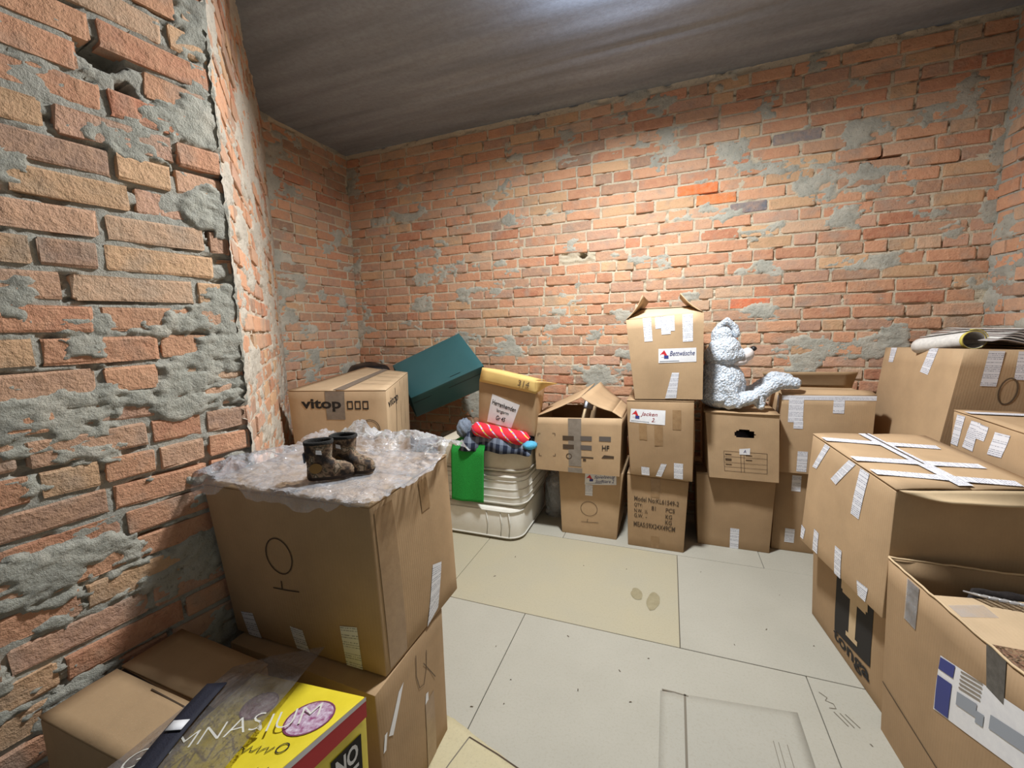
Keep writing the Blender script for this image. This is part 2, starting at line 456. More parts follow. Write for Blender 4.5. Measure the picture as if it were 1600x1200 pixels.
def wall(name, p0, p1, n, res, rough, smear_th, seed, t0=None, limit=300, zmin=0.0, holes=(), paints=(), depth=0.0065, ext=(0.0, 0.0), edge=(0, 0), mat=None):
    """p0->p1 along the floor, n = inward normal (2D)"""
    rng = random.Random(seed)
    p0 = np.array(p0, float); p1 = np.array(p1, float); L = np.linalg.norm(p1 - p0); d = (p1 - p0) / L
    n = np.array(n, float); n = n / np.linalg.norm(n)
    # mortar sheet, really displaced: raked joints, smears that stand over the bricks
    nu = max(2, int(L / res)); nv = int(CEIL / res)
    uu, vv = np.meshgrid(np.linspace(-ext[0], L + ext[1], nu + 1), np.linspace(0, CEIL, nv + 1))
    sx = seed * 3.7
    joint = -depth + 0.009 * (fbm(uu / 0.045 + sx, vv / 0.03, 4) - 0.42) * rough
    sm = fbm(uu / 0.22 + sx, vv / 0.13 + sx, 5, 0.55)
    fine = fbm(uu / 0.02 + sx, vv / 0.014, 4) - 0.5
    sm = sm + 0.10 * fine + 0.05 * (fbm(uu / 0.06 + sx, vv / 0.03, 3) - 0.5)
    eb = edge[0] * np.exp(-np.clip(uu, 0, 9) / 0.05) + edge[1] * np.exp(-np.clip(L - uu, 0, 9) / 0.05)
    sm = sm + eb
    k = sstep(smear_th, smear_th + 0.05, sm)
    disp = joint * (1 - k) + k * (0.003 + 0.012 * rough * np.clip(sm - smear_th, 0, .25) + 0.007 * fine * rough)
    disp = disp + 0.002 * fine * rough
    pock = sstep(.60, .70, fbm(uu / .09 + 31 + sx, vv / .022, 4)) * (1 - .6 * k)
    disp = disp - 0.016 * pock
    for (hu, hz, rw, rh) in holes:
        q = ((uu - hu) / rw) ** 2 + ((vv - hz) / rh) ** 2
        disp = np.where(q < 1 + fine, -0.11, disp)
    X = p0[0] + d[0] * uu + n[0] * disp; Y = p0[1] + d[1] * uu + n[1] * disp
    co = np.stack([X, Y, vv], -1).reshape(-1, 3)
    me = bpy.data.meshes.new(name)
    idx = np.arange((nu + 1) * (nv + 1)).reshape(nv + 1, nu + 1)
    quads = np.stack([idx[:-1, :-1], idx[:-1, 1:], idx[1:, 1:], idx[1:, :-1]], -1).reshape(-1, 4)
    if d[0] * n[1] - d[1] * n[0] > 0: quads = quads[:, ::-1]
    me.vertices.add(len(co)); me.vertices.foreach_set('co', co.ravel())
    me.loops.add(quads.size); me.loops.foreach_set('vertex_index', quads.ravel().astype(np.int32))
    me.polygons.add(len(quads)); me.polygons.foreach_set('loop_start', np.arange(0, quads.size, 4, dtype=np.int32))
    me.update(calc_edges=True); me.validate()
    me.polygons.foreach_set('use_smooth', [True] * len(me.polygons))
    at = me.attributes.new('smear', 'FLOAT', 'POINT'); at.data.foreach_set('value', k.ravel().astype(np.float32))
    me.materials.append(mat or M_MORTAR)
    root = bpy.data.objects.new(name, me); COL.objects.link(root); tag(root, kind='structure')
    # bricks
    variants = {}
    for kind, w in (('s', 0.246), ('h', 0.116)):
        for q in range(9):
            vs, fs = brick_mesh(w, rng, rough)
            m2 = bpy.data.meshes.new('brick'); m2.from_pydata(vs, [], fs); m2.materials.append(M_BRICK)
            m2.polygons.foreach_set('use_smooth', [False] * len(fs)); m2.update()
            variants.setdefault(kind, []).append((m2, vs, fs))
    spots = []
    course = 0
    z = 0.02 + rng.uniform(0, 0.02)
    while z + 0.064 < CEIL + 0.02:
        u = -rng.uniform(0, 0.2)
        hdr = rng.random() < 0.3
        while u < L:
            kind = 'h' if (rng.random() < (0.55 if hdr else 0.14)) else 's'
            w = (0.116 if kind == 'h' else 0.246) * rng.uniform(0.86, 1.06)
            a, b = u, u + w
            if a < 0.0: a = 0.0
            if b > L: b = L
            if b - a > 0.035:
                spots.append((0.5 * (a + b), z + 0.032, b - a, 'h' if b - a < 0.16 else 's'))
            u += w + rng.uniform(0.008, 0.016)
        z += COURSE; course += 1
    ang = math.atan2(d[1], d[0])
    if d[0] * n[1] - d[1] * n[0] < 0: flip = True
    else: flip = False
    # local frame: x along wall such that y(local)=n
    xdir = np.array([n[1], -n[0]])
    rotz = math.atan2(xdir[1], xdir[0])
    pal = [c for c, w in PALETTE]; wts = [w for c, w in PALETTE]
    items = []
    for (uc, zc, w, kind) in spots:
        if any(((uc - hu) / max(rw, w * .5)) ** 2 + ((zc - hz) / max(rh, .04)) ** 2 < 1 for hu, hz, rw, rh in holes): continue
        pos = p0 + d * uc
        yoff = rng.uniform(-0.0045, 0.0045) * rough
        c = rng.choices(pal, wts)[0]; f = rng.uniform(0.84, 1.08); g = 0.34
        c = tuple((c[i] * (1 - g) + (0.45, 0.32, 0.21)[i] * g) * f for i in range(3)) + (1,)
        for (pu, pz, pc) in paints:
            if abs(uc - pu) < w / 2 and abs(zc - pz) < 0.039: c = pc
        dist = math.hypot(pos[0], pos[1]) + 1e-6
        facing = abs(-(pos[0] * n[0] + pos[1] * n[1])) / dist
        size = w * facing / (dist ** 2 + (zc - 1.4) ** 2)
        az = math.degrees(math.atan2(pos[0], pos[1])) + 20.5
        if abs(az) > 56 or zc < zmin: size *= 1e-4
        items.append((size, pos, zc, w, kind, yoff, c, rng.uniform(-0.020, 0.020), rng.uniform(-0.020, 0.020)))
    items.sort(key=lambda t: -t[0])
    rest_v, rest_f, rest_c = [], [], []
    for q, (size, pos, zc, w, kind, yoff, c, rx, ry) in enumerate(items):
        m2, vs, fs = rng.choice(variants[kind])
        base = 0.246 if kind == 's' else 0.116
        if q < limit and size > 1e-3:
            o = bpy.data.objects.new('brick', m2); COL.objects.link(o)
            o.location = (pos[0] + n[0] * yoff, pos[1] + n[1] * yoff, zc)
            o.rotation_euler = (rx * 0.6, ry, rotz + rx)
            o.scale = (w / base, 1, 1); o.color = c; o.parent = root
        else:
            M = Matrix.Translation((pos[0] + n[0] * yoff, pos[1] + n[1] * yoff, zc)) @ Matrix.Rotation(rotz, 4, 'Z') @ Matrix.Diagonal((w / base, 1, 1, 1))
            bse = len(rest_v)
            rest_v += [tuple(M @ Vector(v)) for v in vs]; rest_f += [tuple(i + bse for i in f) for f in fs]
            rest_c += [c] * len(vs)
    if rest_v:
        me = bpy.data.meshes.new('brick_courses'); me.from_pydata(rest_v, [], rest_f); me.materials.append(M_BRICK_FAR)
        ca = me.attributes.new('tint', 'FLOAT_COLOR', 'POINT')
        ca.data.foreach_set('color', [x for c in rest_c for x in c])
        o = bpy.data.objects.new('brick_courses', me); COL.objects.link(o); o.parent = root; tag(o, kind='stuff')
    return root

C_BL = (-2.79, 3.30); C_BR = (1.665, 3.19)
A_EDGE = (-1.29, 0.965); A_NEAR = (-1.405, 0.165); A_BACK = (-1.475, -0.33); SPLAY_END = (-2.79, 2.44)
bu = lambda x: (x - C_BL[0])
wall('wall_back', C_BL, C_BR, (-0.0247, -1), 0.0105, 0.85, 0.60, 1, zmin=0.75, ext=(.07, .07), edge=(.03, .12), mat=M_MORTAR_CREAM,
     holes=[(bu(1.16), 2.335, 0.075, 0.04), (bu(-0.62), 1.93, 0.03, 0.03)],
     paints=[(bu(0.374), 2.151, lin(118, 118, 124)), (bu(0.06), 2.257, lin(226, 120, 62)), (bu(0.2), 2.22, lin(222, 132, 76)), (bu(0.42), 1.56, lin(220, 116, 76)), (bu(0.69), 2.51, lin(132, 128, 128))])
wall('wall_left_near', A_NEAR, A_EDGE, (0.99, -0.142), 0.0062, 1.15, 0.545, 2, zmin=0.35, ext=(0, .008), edge=(0, .10),
     holes=[(0.56, 2.09, 0.045, 0.035), (0.60, 2.03, 0.022, 0.02), (0.76, 1.70, 0.010, 0.012)])
wall('wall_left_diagonal', A_EDGE, SPLAY_END, (0.699, 0.716), 0.011, 1.15, 0.475, 3, zmin=0.7, ext=(.008, .07), edge=(.12, .1), mat=M_MORTAR_PALE)
wall('wall_left_far', SPLAY_END, C_BL, (1, 0), 0.0105, 0.85, 0.585, 4, zmin=0.7, ext=(.07, .07), edge=(.08, .03), mat=M_MORTAR_CREAM)
wall('wall_right', C_BR, (1.665, 1.6), (-1, 0), 0.0115, 0.9, 0.575, 5, zmin=1.1, ext=(.07, .0), edge=(.12, 0))
def plain_wall(name, p, q):
    tag(add_mesh(name, [(*p, 0), (*q, 0), (*q, CEIL), (*p, CEIL)], [(0, 1, 2, 3)], M_MORTAR), kind='structure')
    solidify(bpy.data.objects[name], 0.03, 0)
plain_wall('wall_right_near', (1.68, 1.6), (1.68, -0.35))
plain_wall('wall_left_entrance', (-1.42, 0.165), (-1.49, -0.35))

def ceiling():
    nx, ny = 60, 120
    x0, x1, y0, y1 = -2.95, 1.8, -0.4, 3.42
    vs = []
    for j in range(ny + 1):
        for i in range(nx + 1):
            x = x0 + (x1 - x0) * i / nx; y = y0 + (y1 - y0) * j / ny
            yy = y + 0.025 * x
            z = CEIL - 0.0035 * math.cos(yy * 2 * math.pi / 0.21) * (0.4 + 1.6 * (nz(x * 0.7, y * 2) + 0.3)) + 0.004 * nz(x * 1.2, y * 5)
            if abs(yy - 2.72) < 0.03: z += 0.02 * (1 - abs(yy - 2.72) / 0.03)
            vs.append((x, y, z))
    o = add_mesh('ceiling', vs, grid_faces(nx, ny), M_CONCRETE, None, None, True)
    solidify(o, 0.12, 1)
    tag(o, kind='structure')
    return o
ceiling()

def floor():
    root = add_mesh('floor', [(-3, -0.4, -0.016), (1.8, -0.4, -0.016), (1.8, 3.45, -0.016), (-3, 3.45, -0.016)], [(0, 1, 2, 3)], plain('dark_subfloor', lin(70, 62, 50), 0.9))
    solidify(root, 0.08)
    tag(root, kind='structure')
    rows = [(-0.38, 0.222, [-1.6, -0.3, 0.9], M_BOARD_G), (0.222, 1.014, [-2.4, -1.23, -0.05, 1.12], M_BOARD_G), (1.014, 1.807, [-1.812, -0.635, 0.542], M_BOARD_G),
            (1.807, 2.600, [-2.277, -1.10, 0.077, 1.254], M_BOARD_Y), (2.600, 3.392, [-1.812, -0.635, 0.542], M_BOARD_G)]
    out = {}
    g = 0.0014
    for y0, y1, xs, mat in rows:
        edges = [-2.98] + xs + [1.78]
        for a, b in zip(edges, edges[1:]):
            if b - a < 0.05: continue
            lift = random.uniform(-0.0006, 0.0006)
            mm = mat
            if y0 == 1.807 and a > 0: mm = M_BOARD_G
            z = lift; e = 0.0015
            vs = [(a + g, y0 + g, -0.016), (b - g, y0 + g, -0.016), (b - g, y1 - g, -0.016), (a + g, y1 - g, -0.016),
                  (a + g, y0 + g, z - e), (b - g, y0 + g, z - e), (b - g, y1 - g, z - e), (a + g, y1 - g, z - e),
                  (a + g + e, y0 + g + e, z), (b - g - e, y0 + g + e, z), (b - g - e, y1 - g - e, z), (a + g + e, y1 - g - e, z)]
            fs = [(0, 1, 5, 4), (1, 2, 6, 5), (2, 3, 7, 6), (3, 0, 4, 7), (4, 5, 9, 8), (5, 6, 10, 9), (6, 7, 11, 10), (7, 4, 8, 11), (8, 9, 10, 11)]
            o = add_mesh('floor_board', vs, fs, mm, root)
            out[(round(a, 2), round(y0, 2))] = o
    return root, out
FLOOR, BOARDS = floor()

def blob(name, cx, cy, rx, ry, rot, mat, parent, z=0.0012):
    vs = [(cx, cy, z)]; n = 18
    for k in range(n):
        a = 2 * math.pi * k / n; r = 1 + 0.5 * nz(cx * 9 + math.cos(a) * 1.3, cy * 9 + math.sin(a) * 1.3)
        x, y = rx * r * math.cos(a), ry * r * math.sin(a)
        vs.append((cx + x * math.cos(rot) - y * math.sin(rot), cy + x * math.sin(rot) + y * math.cos(rot), z))
    return add_mesh(name, vs, [(0, 1 + k, 1 + (k + 1) % n) for k in range(n)], mat, parent)
bY = BOARDS[(-1.1, 1.81)]
blob('spill_stain', -0.127, 2.134, 0.030, 0.050, 0.3, M_STAIN, bY)
blob('spill_stain', -0.045, 2.095, 0.030, 0.075, -0.1, M_STAIN, bY)
def ribbon_world(name, pts, width, mat, parent, z):
    vs, fs = [], []
    for i, p in enumerate(pts):
        a = Vector(pts[max(i - 1, 0)]); b = Vector(pts[min(i + 1, len(pts) - 1)])
        t = (b - a).normalized(); s = Vector((-t.y, t.x)) * width / 2
        vs += [(p[0] + s.x, p[1] + s.y, z), (p[0] - s.x, p[1] - s.y, z)]
    for i in range(len(pts) - 1): fs.append((2 * i, 2 * i + 1, 2 * i + 3, 2 * i + 2))
    return add_mesh(name, vs, fs, mat, parent)
bD = BOARDS[(0.54, 1.01)]
def pencil_marks():
    for st in ([(.565, 1.735), (.585, 1.715), (.575, 1.70), (.598, 1.692), (.600, 1.672), (.578, 1.668)], [(.588, 1.655), (.615, 1.605)], [(.606, 1.655), (.632, 1.605)], [(.622, 1.656), (.650, 1.61)]):
        ribbon_world('pencil_mark', st, 0.0035, M_PENCIL_FLOOR, bD, 0.0013)
pencil_marks()
def debris():
    vs, fs = [], []
    spots = [(-.858, 2.278), (-.441, 2.31), (-.689, 1.558), (-.564, 1.411), (-.158, 1.596), (-.104, 1.461), (.565, 2.351), (-.40, 1.72), (-.05, 1.70), (.3, 1.9), (.45, 2.05), (.62, 2.0), (.66, 1.55), (-.3, 1.45), (-.9, 2.05), (.2, 2.45), (-.2, 2.35), (-.55, 1.30), (-.66, 1.25)]
    for x, y in spots:
        r = random.uniform(0.0015, 0.0038); a = random.uniform(0, 6); b = len(vs)
        for k, (dx, dy) in enumerate(((-2, -.6), (1.6, -.7), (2, .5), (-1.5, .7))):
            vs.append((x + r * (dx * math.cos(a) - dy * math.sin(a)), y + r * (dx * math.sin(a) + dy * math.cos(a)), 0.001))
        vs.append((x, y, 0.004)); fs += [(b + k, b + (k + 1) % 4, b + 4) for k in range(4)]
    o = add_mesh('debris', vs, fs, plain('dark_debris', lin(112, 102, 86), 0.9), FLOOR); tag(o, kind='stuff')
debris()

# ------------------------------------------------------------------ cartons
FACE = {'front': (0, 1, 5, 4), 'right': (1, 2, 6, 5), 'back': (2, 3, 7, 6), 'left': (3, 0, 4, 7), 'top': (4, 5, 6, 7), 'bottom': (3, 2, 1, 0)}
class Carton:
    def __init__(s, corners, bulge=0.008, seed=0):
        s.c = [Vector(p) for p in corners]; s.b = bulge; s.seed = seed
    def frame(s, face):
        a, b, c, d = [s.c[i] for i in FACE[face]]
        n = (b - a + c - d).cross(d - a + c - b).normalized()
        return a, b, c, d, n
    def p(s, face, u, v, off=0.0):
        a, b, c, d, n = s.frame(face)
        q = a * (1 - u) * (1 - v) + b * u * (1 - v) + c * u * v + d * (1 - u) * v
        uu, vv = min(max(u, 0), 1), min(max(v, 0), 1)
        w = 16 * uu * (1 - uu) * vv * (1 - vv)
        bu = s.b if face not in ('top', 'bottom') else 0.0
        return q + n * (w * (bu + (0.003 if face == 'top' else 0.012) * nz(u * 2.3 + s.seed * 3.1 + len(face), v * 2.3 + s.seed)) + off)
    def size(s, face):
        a, b, c, d, n = s.frame(face)
        return ((b - a).length + (c - d).length) / 2, ((d - a).length + (c - b).length) / 2

def carton_body(ct, parent, mat, open_top=False, N=8, skip=()):
    vs, fs, uvs, key = [], [], [], {}
    faces = [f for f in ('front', 'right', 'back', 'left', 'bottom', 'top') if not (open_top and f == 'top')]
    bm = bmesh.new(); ul = bm.loops.layers.uv.new('uv')
    off = origin(parent)
    def vert(p):
        k = (round(p.x, 5), round(p.y, 5), round(p.z, 5))
        if k not in key: key[k] = bm.verts.new(p - off)
        return key[k]
    for f in faces:
        w, h = ct.size(f)
        n = N if f != 'bottom' else 2
        if f == 'bottom': n = N
        for j in range(n):
            for i in range(n):
                q = [(i / n, j / n), ((i + 1) / n, j / n), ((i + 1) / n, (j + 1) / n), (i / n, (j + 1) / n)]
                try: fc = bm.faces.new([vert(ct.p(f, *t)) for t in q])
                except ValueError: continue
                for lp, t in zip(fc.loops, q): lp[ul].uv = (t[0] * w, t[1] * h)
                fc.smooth = True
    bm.normal_update()
    if not open_top:
        sharp = [e for e in bm.edges if len(e.link_faces) == 2 and e.calc_face_angle() > 0.7]
        bmesh.ops.bevel(bm, geom=sharp, offset=0.004, segments=2, affect='EDGES', profile=0.5)
    bm.normal_update()
    for e in bm.edges:
        if len(e.link_faces) == 2 and e.calc_face_angle() > 0.6: e.smooth = False
    me = bpy.data.meshes.new('body'); bm.to_mesh(me); bm.free()
    me.materials.append(mat)
    o = bpy.data.objects.new('body', me); COL.objects.link(o); o.parent = parent
    if open_top: solidify(o, 0.005, -1)
    return o

def patch(ct, face, quad, name, parent, mat, off=0.0012, n=6, thick=0.0):
    """4 uv corners on a face -> a skin lying on it, with metric UVs"""
    w, h = ct.size(face)
    q = [Vector((a, b)) for a, b in quad]
    vs, uvs = [], []
    lw = ((q[1].x - q[0].x) * w, (q[1].y - q[0].y) * h); lh = ((q[3].x - q[0].x) * w, (q[3].y - q[0].y) * h)
    LW, LH = math.hypot(*lw), math.hypot(*lh)
    for j in range(n + 1):
        for i in range(n + 1):
            a, b = i / n, j / n
            t = q[0] * (1 - a) * (1 - b) + q[1] * a * (1 - b) + q[2] * a * b + q[3] * (1 - a) * b
            vs.append(ct.p(face, t.x, t.y, off)); uvs.append((a * LW + face.__len__() * 0.37, b * LH + quad[0][0] * 3))
    o = add_mesh(name, vs, grid_faces(n, n), mat, parent, uvs, True)
    return o

def label_strip(ct, parent, quads, mat=None, name='label_tape', off=0.0014):
    """one tape strip made of quads on one or more faces"""
    vs, fs, uvs = [], [], []
    vacc = random.uniform(0, 3)
    for face, quad in quads:
        w, h = ct.size(face); n = 5; base = len(vs)
        q = [Vector(t) for t in quad]
        LW = math.hypot((q[1].x - q[0].x) * w, (q[1].y - q[0].y) * h); LH = math.hypot((q[3].x - q[0].x) * w, (q[3].y - q[0].y) * h)
        for j in range(n + 1):
            for i in range(n + 1):
                a, b = i / n, j / n
                t = q[0] * (1 - a) * (1 - b) + q[1] * a * (1 - b) + q[2] * a * b + q[3] * (1 - a) * b
                vs.append(ct.p(face, t.x, t.y, off)); uvs.append((a * LW + vacc, vacc + b * LH))
        fs += grid_faces(n, n, base)
    return add_mesh(name, vs, fs, mat or M_LABELTAPE, parent, uvs, True)

def vstrip(ct, parent, face, u0, u1, v0, v1, mat=None, skew=0.0, name='label_tape'):
    return label_strip(ct, parent, [(face, [(u0, v0), (u1, v0), (u1 + skew, v1), (u0 + skew, v1)])], mat, name)

_fonts = {}
def text_mesh(s, bold=0.0, shear=0.0):
    k = (s, bold, shear)
    if k in _fonts: return _fonts[k]
    cu = bpy.data.curves.new('txt', 'FONT'); cu.body = s; cu.size = 1.0; cu.offset = bold; cu.shear = shear; cu.resolution_u = 3
    o = bpy.data.objects.new('txt', cu); COL.objects.link(o)
    dg = bpy.context.evaluated_depsgraph_get(); dg.update()
    me = bpy.data.meshes.new_from_object(o.evaluated_get(dg))
    vs = [tuple(v.co) for v in me.vertices]; fs = [tuple(p.vertices) for p in me.polygons]
    bpy.data.objects.remove(o); bpy.data.curves.remove(cu); bpy.data.meshes.remove(me)
    xs = [v[0] for v in vs]; ys = [v[1] for v in vs]
    r = (vs, fs, min(xs), max(xs), min(ys), max(ys)); _fonts[k] = r
    return r

def lettering(ct, face, s, quad, parent, mat, bold=0.0, shear=0.0, off=0.002, name='printed_lettering', squeeze=True):
    """text stretched into a quad of uv corners (bl, br, tr, tl) on a carton face"""
    vs, fs, x0, x1, y0, y1 = text_mesh(s, bold, shear)
    q = [Vector(t) for t in quad]
    out = []
    for x, y, z in vs:
        a = (x - x0) / (x1 - x0); b = (y - y0) / (y1 - y0)
        t = q[0] * (1 - a) * (1 - b) + q[1] * a * (1 - b) + q[2] * a * b + q[3] * (1 - a) * b
        out.append(ct.p(face, t.x, t.y, off))
    return add_mesh(name, out, fs, mat, parent)

def rect(u0, v0, u1, v1): return [(u0, v0), (u1, v0), (u1, v1), (u0, v1)]

def stroke(ct, face, pts, width, parent, mat, off=0.0018, name='pen_mark'):
    w, h = ct.size(face)
    vs, fs = [], []
    P = [Vector((u * w, v * h)) for u, v in pts]
    for i, p in enumerate(P):
        t = (P[min(i + 1, len(P) - 1)] - P[max(i - 1, 0)]).normalized(); s = Vector((-t.y, t.x)) * width / 2
        for q in (p + s, p - s): vs.append(ct.p(face, q.x / w, q.y / h, off))
    for i in range(len(P) - 1): fs.append((2 * i, 2 * i + 1, 2 * i + 3, 2 * i + 2))
    return add_mesh(name, vs, fs, mat, parent)

def circle_pts(cu, cv, ru, rv, n=28, start=0.3):
    return [(cu + ru * math.cos(start + 2 * math.pi * k / n), cv + rv * math.sin(start + 2 * math.pi * k / n)) for k in range(n + 1)]

def figure(ct, face, cu, cv, ru, rv, base_v, parent, mat, width=0.004):
    """hand-drawn sign: a ring on a short stem with a base bar"""
    stroke(ct, face, circle_pts(cu, cv, ru, rv), width, parent, mat)
    stroke(ct, face, [(cu - ru * .15, cv - rv * 1.45), (cu - ru * .2, base_v)], width, parent, mat)
    stroke(ct, face, [(cu - ru * 0.95, base_v - rv * .05), (cu + ru * .2, base_v), (cu + ru * 1.2, base_v + rv * .1)], width, parent, mat)

def flap(ct_pts, parent, mat, bend=0.0, name='flap', thick=0.005):
    """4 world corners: hinge a->b, free edge d->c"""
    a, b, c, d = [Vector(p) for p in ct_pts]
    nrm = (b - a).cross(d - a).normalized()
    def fn(u, v):
        q = a * (1 - u) * (1 - v) + b * u * (1 - v) + c * u * v + d * (1 - u) * v
        return q + nrm * (bend * math.sin(math.pi * v) + 0.004 * nz(u * 3 + a.x * 7, v * 3 + a.y * 5))
    o = surf(name, fn, 8, 5, mat, parent, thick)
    return o

def carton(name, label, corners, mat, group=None, bulge=0.006, open_top=False, seed=0):
    ct = Carton(corners, bulge, seed)
    base = sum((ct.c[i] for i in range(4)), Vector()) / 4
    r = thing(name, label, 'box', base, group)
    body = carton_body(ct, r, mat, open_top)
    return ct, r, body

def top_flaps(ct, parent, mat, axis='x', gap=0.004, lift=0.002, bend=0.0):
    """two outer flaps closing the top, meeting in a seam; axis = direction of the seam"""
    t = [ct.p('top', *uv) for uv in ((0, 0), (1, 0), (1, 1), (0, 1))]
    up = Vector((0, 0, lift + 0.0025))
    if axis == 'x':
        m0, m1 = ct.p('top', 0, 0.5), ct.p('top', 1, 0.5); g = Vector((0, gap / 2, 0))
        flap([t[0] + up, t[1] + up, m1 + up - g, m0 + up - g], parent, mat, bend)
        flap([t[2] + up, t[3] + up, m0 + up + g, m1 + up + g], parent, mat, bend)
    else:
        m0, m1 = ct.p('top', 0.5, 0), ct.p('top', 0.5, 1); g = Vector((gap / 2, 0, 0))
        flap([t[3] + up, t[0] + up, m0 + up - g, m1 + up - g], parent, mat, bend)
        flap([t[1] + up, t[2] + up, m1 + up + g, m0 + up + g], parent, mat, bend)

def shop_label(ct, face, quad, parent, text, text2=None, ink=None, small=True):
    """white stock label with a little red roof, a blue block and handwriting"""
    lb = patch(ct, face, quad, 'paper_label', parent, M_WHITE)
    q = [Vector(t) for t in quad]
    def at(a, b): return tuple(q[0] * (1 - a) * (1 - b) + q[1] * a * (1 - b) + q[2] * a * b + q[3] * (1 - a) * b)
    def sub(a0, b0, a1, b1): return [at(a0, b0), at(a1, b0), at(a1, b1), at(a0, b1)]
    w = [ct.p(face, *at(*t), 0.0022) for t in ((0.04, .58), (.24, .50), (.155, .90))]
    add_mesh('red_roof_emblem', w, [(0, 1, 2)], M_REDPRINT, lb)
    patch(ct, face, sub(.07, .40, .15, .60), 'emblem_house', lb, M_WHITE, 0.0024, 1)
    patch(ct, face, sub(.15, .30, .27, .52), 'emblem_block', lb, M_NAVYPRINT, 0.0024, 1)
    lettering(ct, face, text, sub(.30, .48, .96 if len(text) > 7 else .78, .82), lb, ink or M_INK_BLUE, 0.0, 0.3, 0.0024, 'handwriting')
    if text2: lettering(ct, face, text2, sub(.62 if len(text2) < 3 else .34, .16, .72 if len(text2) < 3 else .93, .44), lb, ink or M_INK_BLUE, 0.0, 0.3, 0.0024, 'handwriting')
    patch(ct, face, sub(.03, .10, .55, .14), 'print_line', lb, M_GREYPRINT, 0.0024, 1)
    return lb

BOX = {
 'near_big': [(-1.27,.84,.465),(-.70,.84,.465),(-.70,1.255,.465),(-1.27,1.25,.465),(-1.283,.80,.961),(-.70,.821,.956),(-.70,1.221,.972),(-1.28,1.21,.97)],
 'near_base': [(-1.25,.80,0),(-.69,.79,0),(-.70,1.141,0),(-1.25,1.141,0),(-1.25,.80,.46),(-.695,.785,.46),(-.705,1.15,.46),(-1.25,1.141,.46)],
 'flat': [(-1.305,.41,0),(-.945,.41,0),(-.945,.70,0),(-1.30,.70,0),(-1.305,.41,.555),(-.945,.41,.555),(-.945,.69,.555),(-1.30,.705,.555)],
 'yellow': [(-.92,.27,.34),(-.69,.27,.34),(-.60,.64,.34),(-.93,.65,.34),(-.93,.27,.57),(-.69,.27,.62),(-.596,.645,.62),(-.94,.655,.57)],
 'vitop': [(-2.15,1.90,.62),(-1.56,2.04,.62),(-1.86,2.70,.62),(-2.37,2.80,.62),(-2.16,1.89,1.05),(-1.554,2.037,1.05),(-1.85,2.70,1.08),(-2.36,2.84,1.10)],
 'toy': [(-.66,2.675,0),(-.294,2.675,0),(-.29,3.1,0),(-.66,3.1,0),(-.678,2.675,.455),(-.255,2.675,.455),(-.25,3.1,.455),(-.68,3.1,.455)],
 'hf': [(-.813,2.6,.46),(-.27,2.6,.462),(-.265,3.05,.46),(-.80,3.05,.46),(-.829,2.6,.812),(-.258,2.6,.833),(-.26,3.05,.83),(-.82,3.05,.82)],
 'kl': [(-.217,2.637,0),(.114,2.637,0),(.12,3.1,0),(-.215,3.1,0),(-.227,2.637,.470),(.131,2.637,.455),(.13,3.1,.46),(-.22,3.1,.465)],
 'b2': [(-.205,2.6,.485),(.150,2.6,.472),(.15,3.05,.472),(-.21,3.05,.48),(-.233,2.6,.942),(.145,2.6,.950),(.14,3.05,.95),(-.23,3.05,.945)],
 'bett': [(-.184,2.6,.958),(.188,2.6,.968),(.18,3.05,.96),(-.19,3.05,.955),(-.242,2.6,1.43),(.179,2.6,1.46),(.18,3.05,1.46),(-.24,3.05,1.44)],
 'arcl': [(.203,2.79,0),(.603,2.79,0),(.60,3.14,0),(.20,3.14,0),(.181,2.79,.465),(.617,2.79,.465),(.61,3.14,.465),(.185,3.14,.465)],
 'arc': [(.25,2.72,.472),(.615,2.72,.474),(.60,3.12,.473),(.225,3.12,.473),(.215,2.72,.870),(.598,2.72,.868),(.60,3.12,.87),(.215,3.12,.87)],
 'b19': [(.625,2.8,.516),(1.06,2.8,.516),(1.06,3.14,.516),(.625,3.14,.516),(.622,2.8,.975),(1.065,2.8,.985),(1.065,3.14,.98),(.622,3.14,.98)],
 'l19': [(.625,2.86,0),(1.06,2.86,0),(1.06,3.14,0),(.625,3.14,0),(.625,2.84,.51),(1.06,2.84,.51),(1.06,3.14,.51),(.625,3.14,.51)],
 'tall': [(1.15,2.44,.62),(1.58,2.44,.62),(1.58,3.12,.62),(1.155,3.13,.62),(1.206,2.40,1.262),(1.61,2.40,1.25),(1.61,3.08,1.24),(1.20,3.10,1.232)],
 'b21': [(1.13,1.75,.765),(1.60,1.78,.765),(1.60,2.30,.765),(1.135,2.28,.765),(1.13,1.75,1.0),(1.60,1.78,1.0),(1.60,2.30,1.0),(1.13,2.275,1.008)],
 'taped': [(.693,1.642,.40),(1.10,1.70,.40),(1.03,2.24,.40),(.588,2.17,.40),(.70,1.65,.845),(1.11,1.73,.86),(1.03,2.24,.895),(.613,2.185,.892)],
 'tonga': [(.745,1.70,0),(1.10,1.75,0),(1.04,2.28,0),(.676,2.243,0),(.730,1.70,.395),(1.09,1.75,.395),(1.04,2.28,.395),(.660,2.243,.395)],
 'b24': [(.757,1.0,0),(1.29,1.03,0),(1.25,1.63,0),(.715,1.63,0),(.762,1.0,.62),(1.30,1.02,.62),(1.25,1.635,.62),(.692,1.635,.622)],
}
C0, C1, C2, C3 = M_CARD

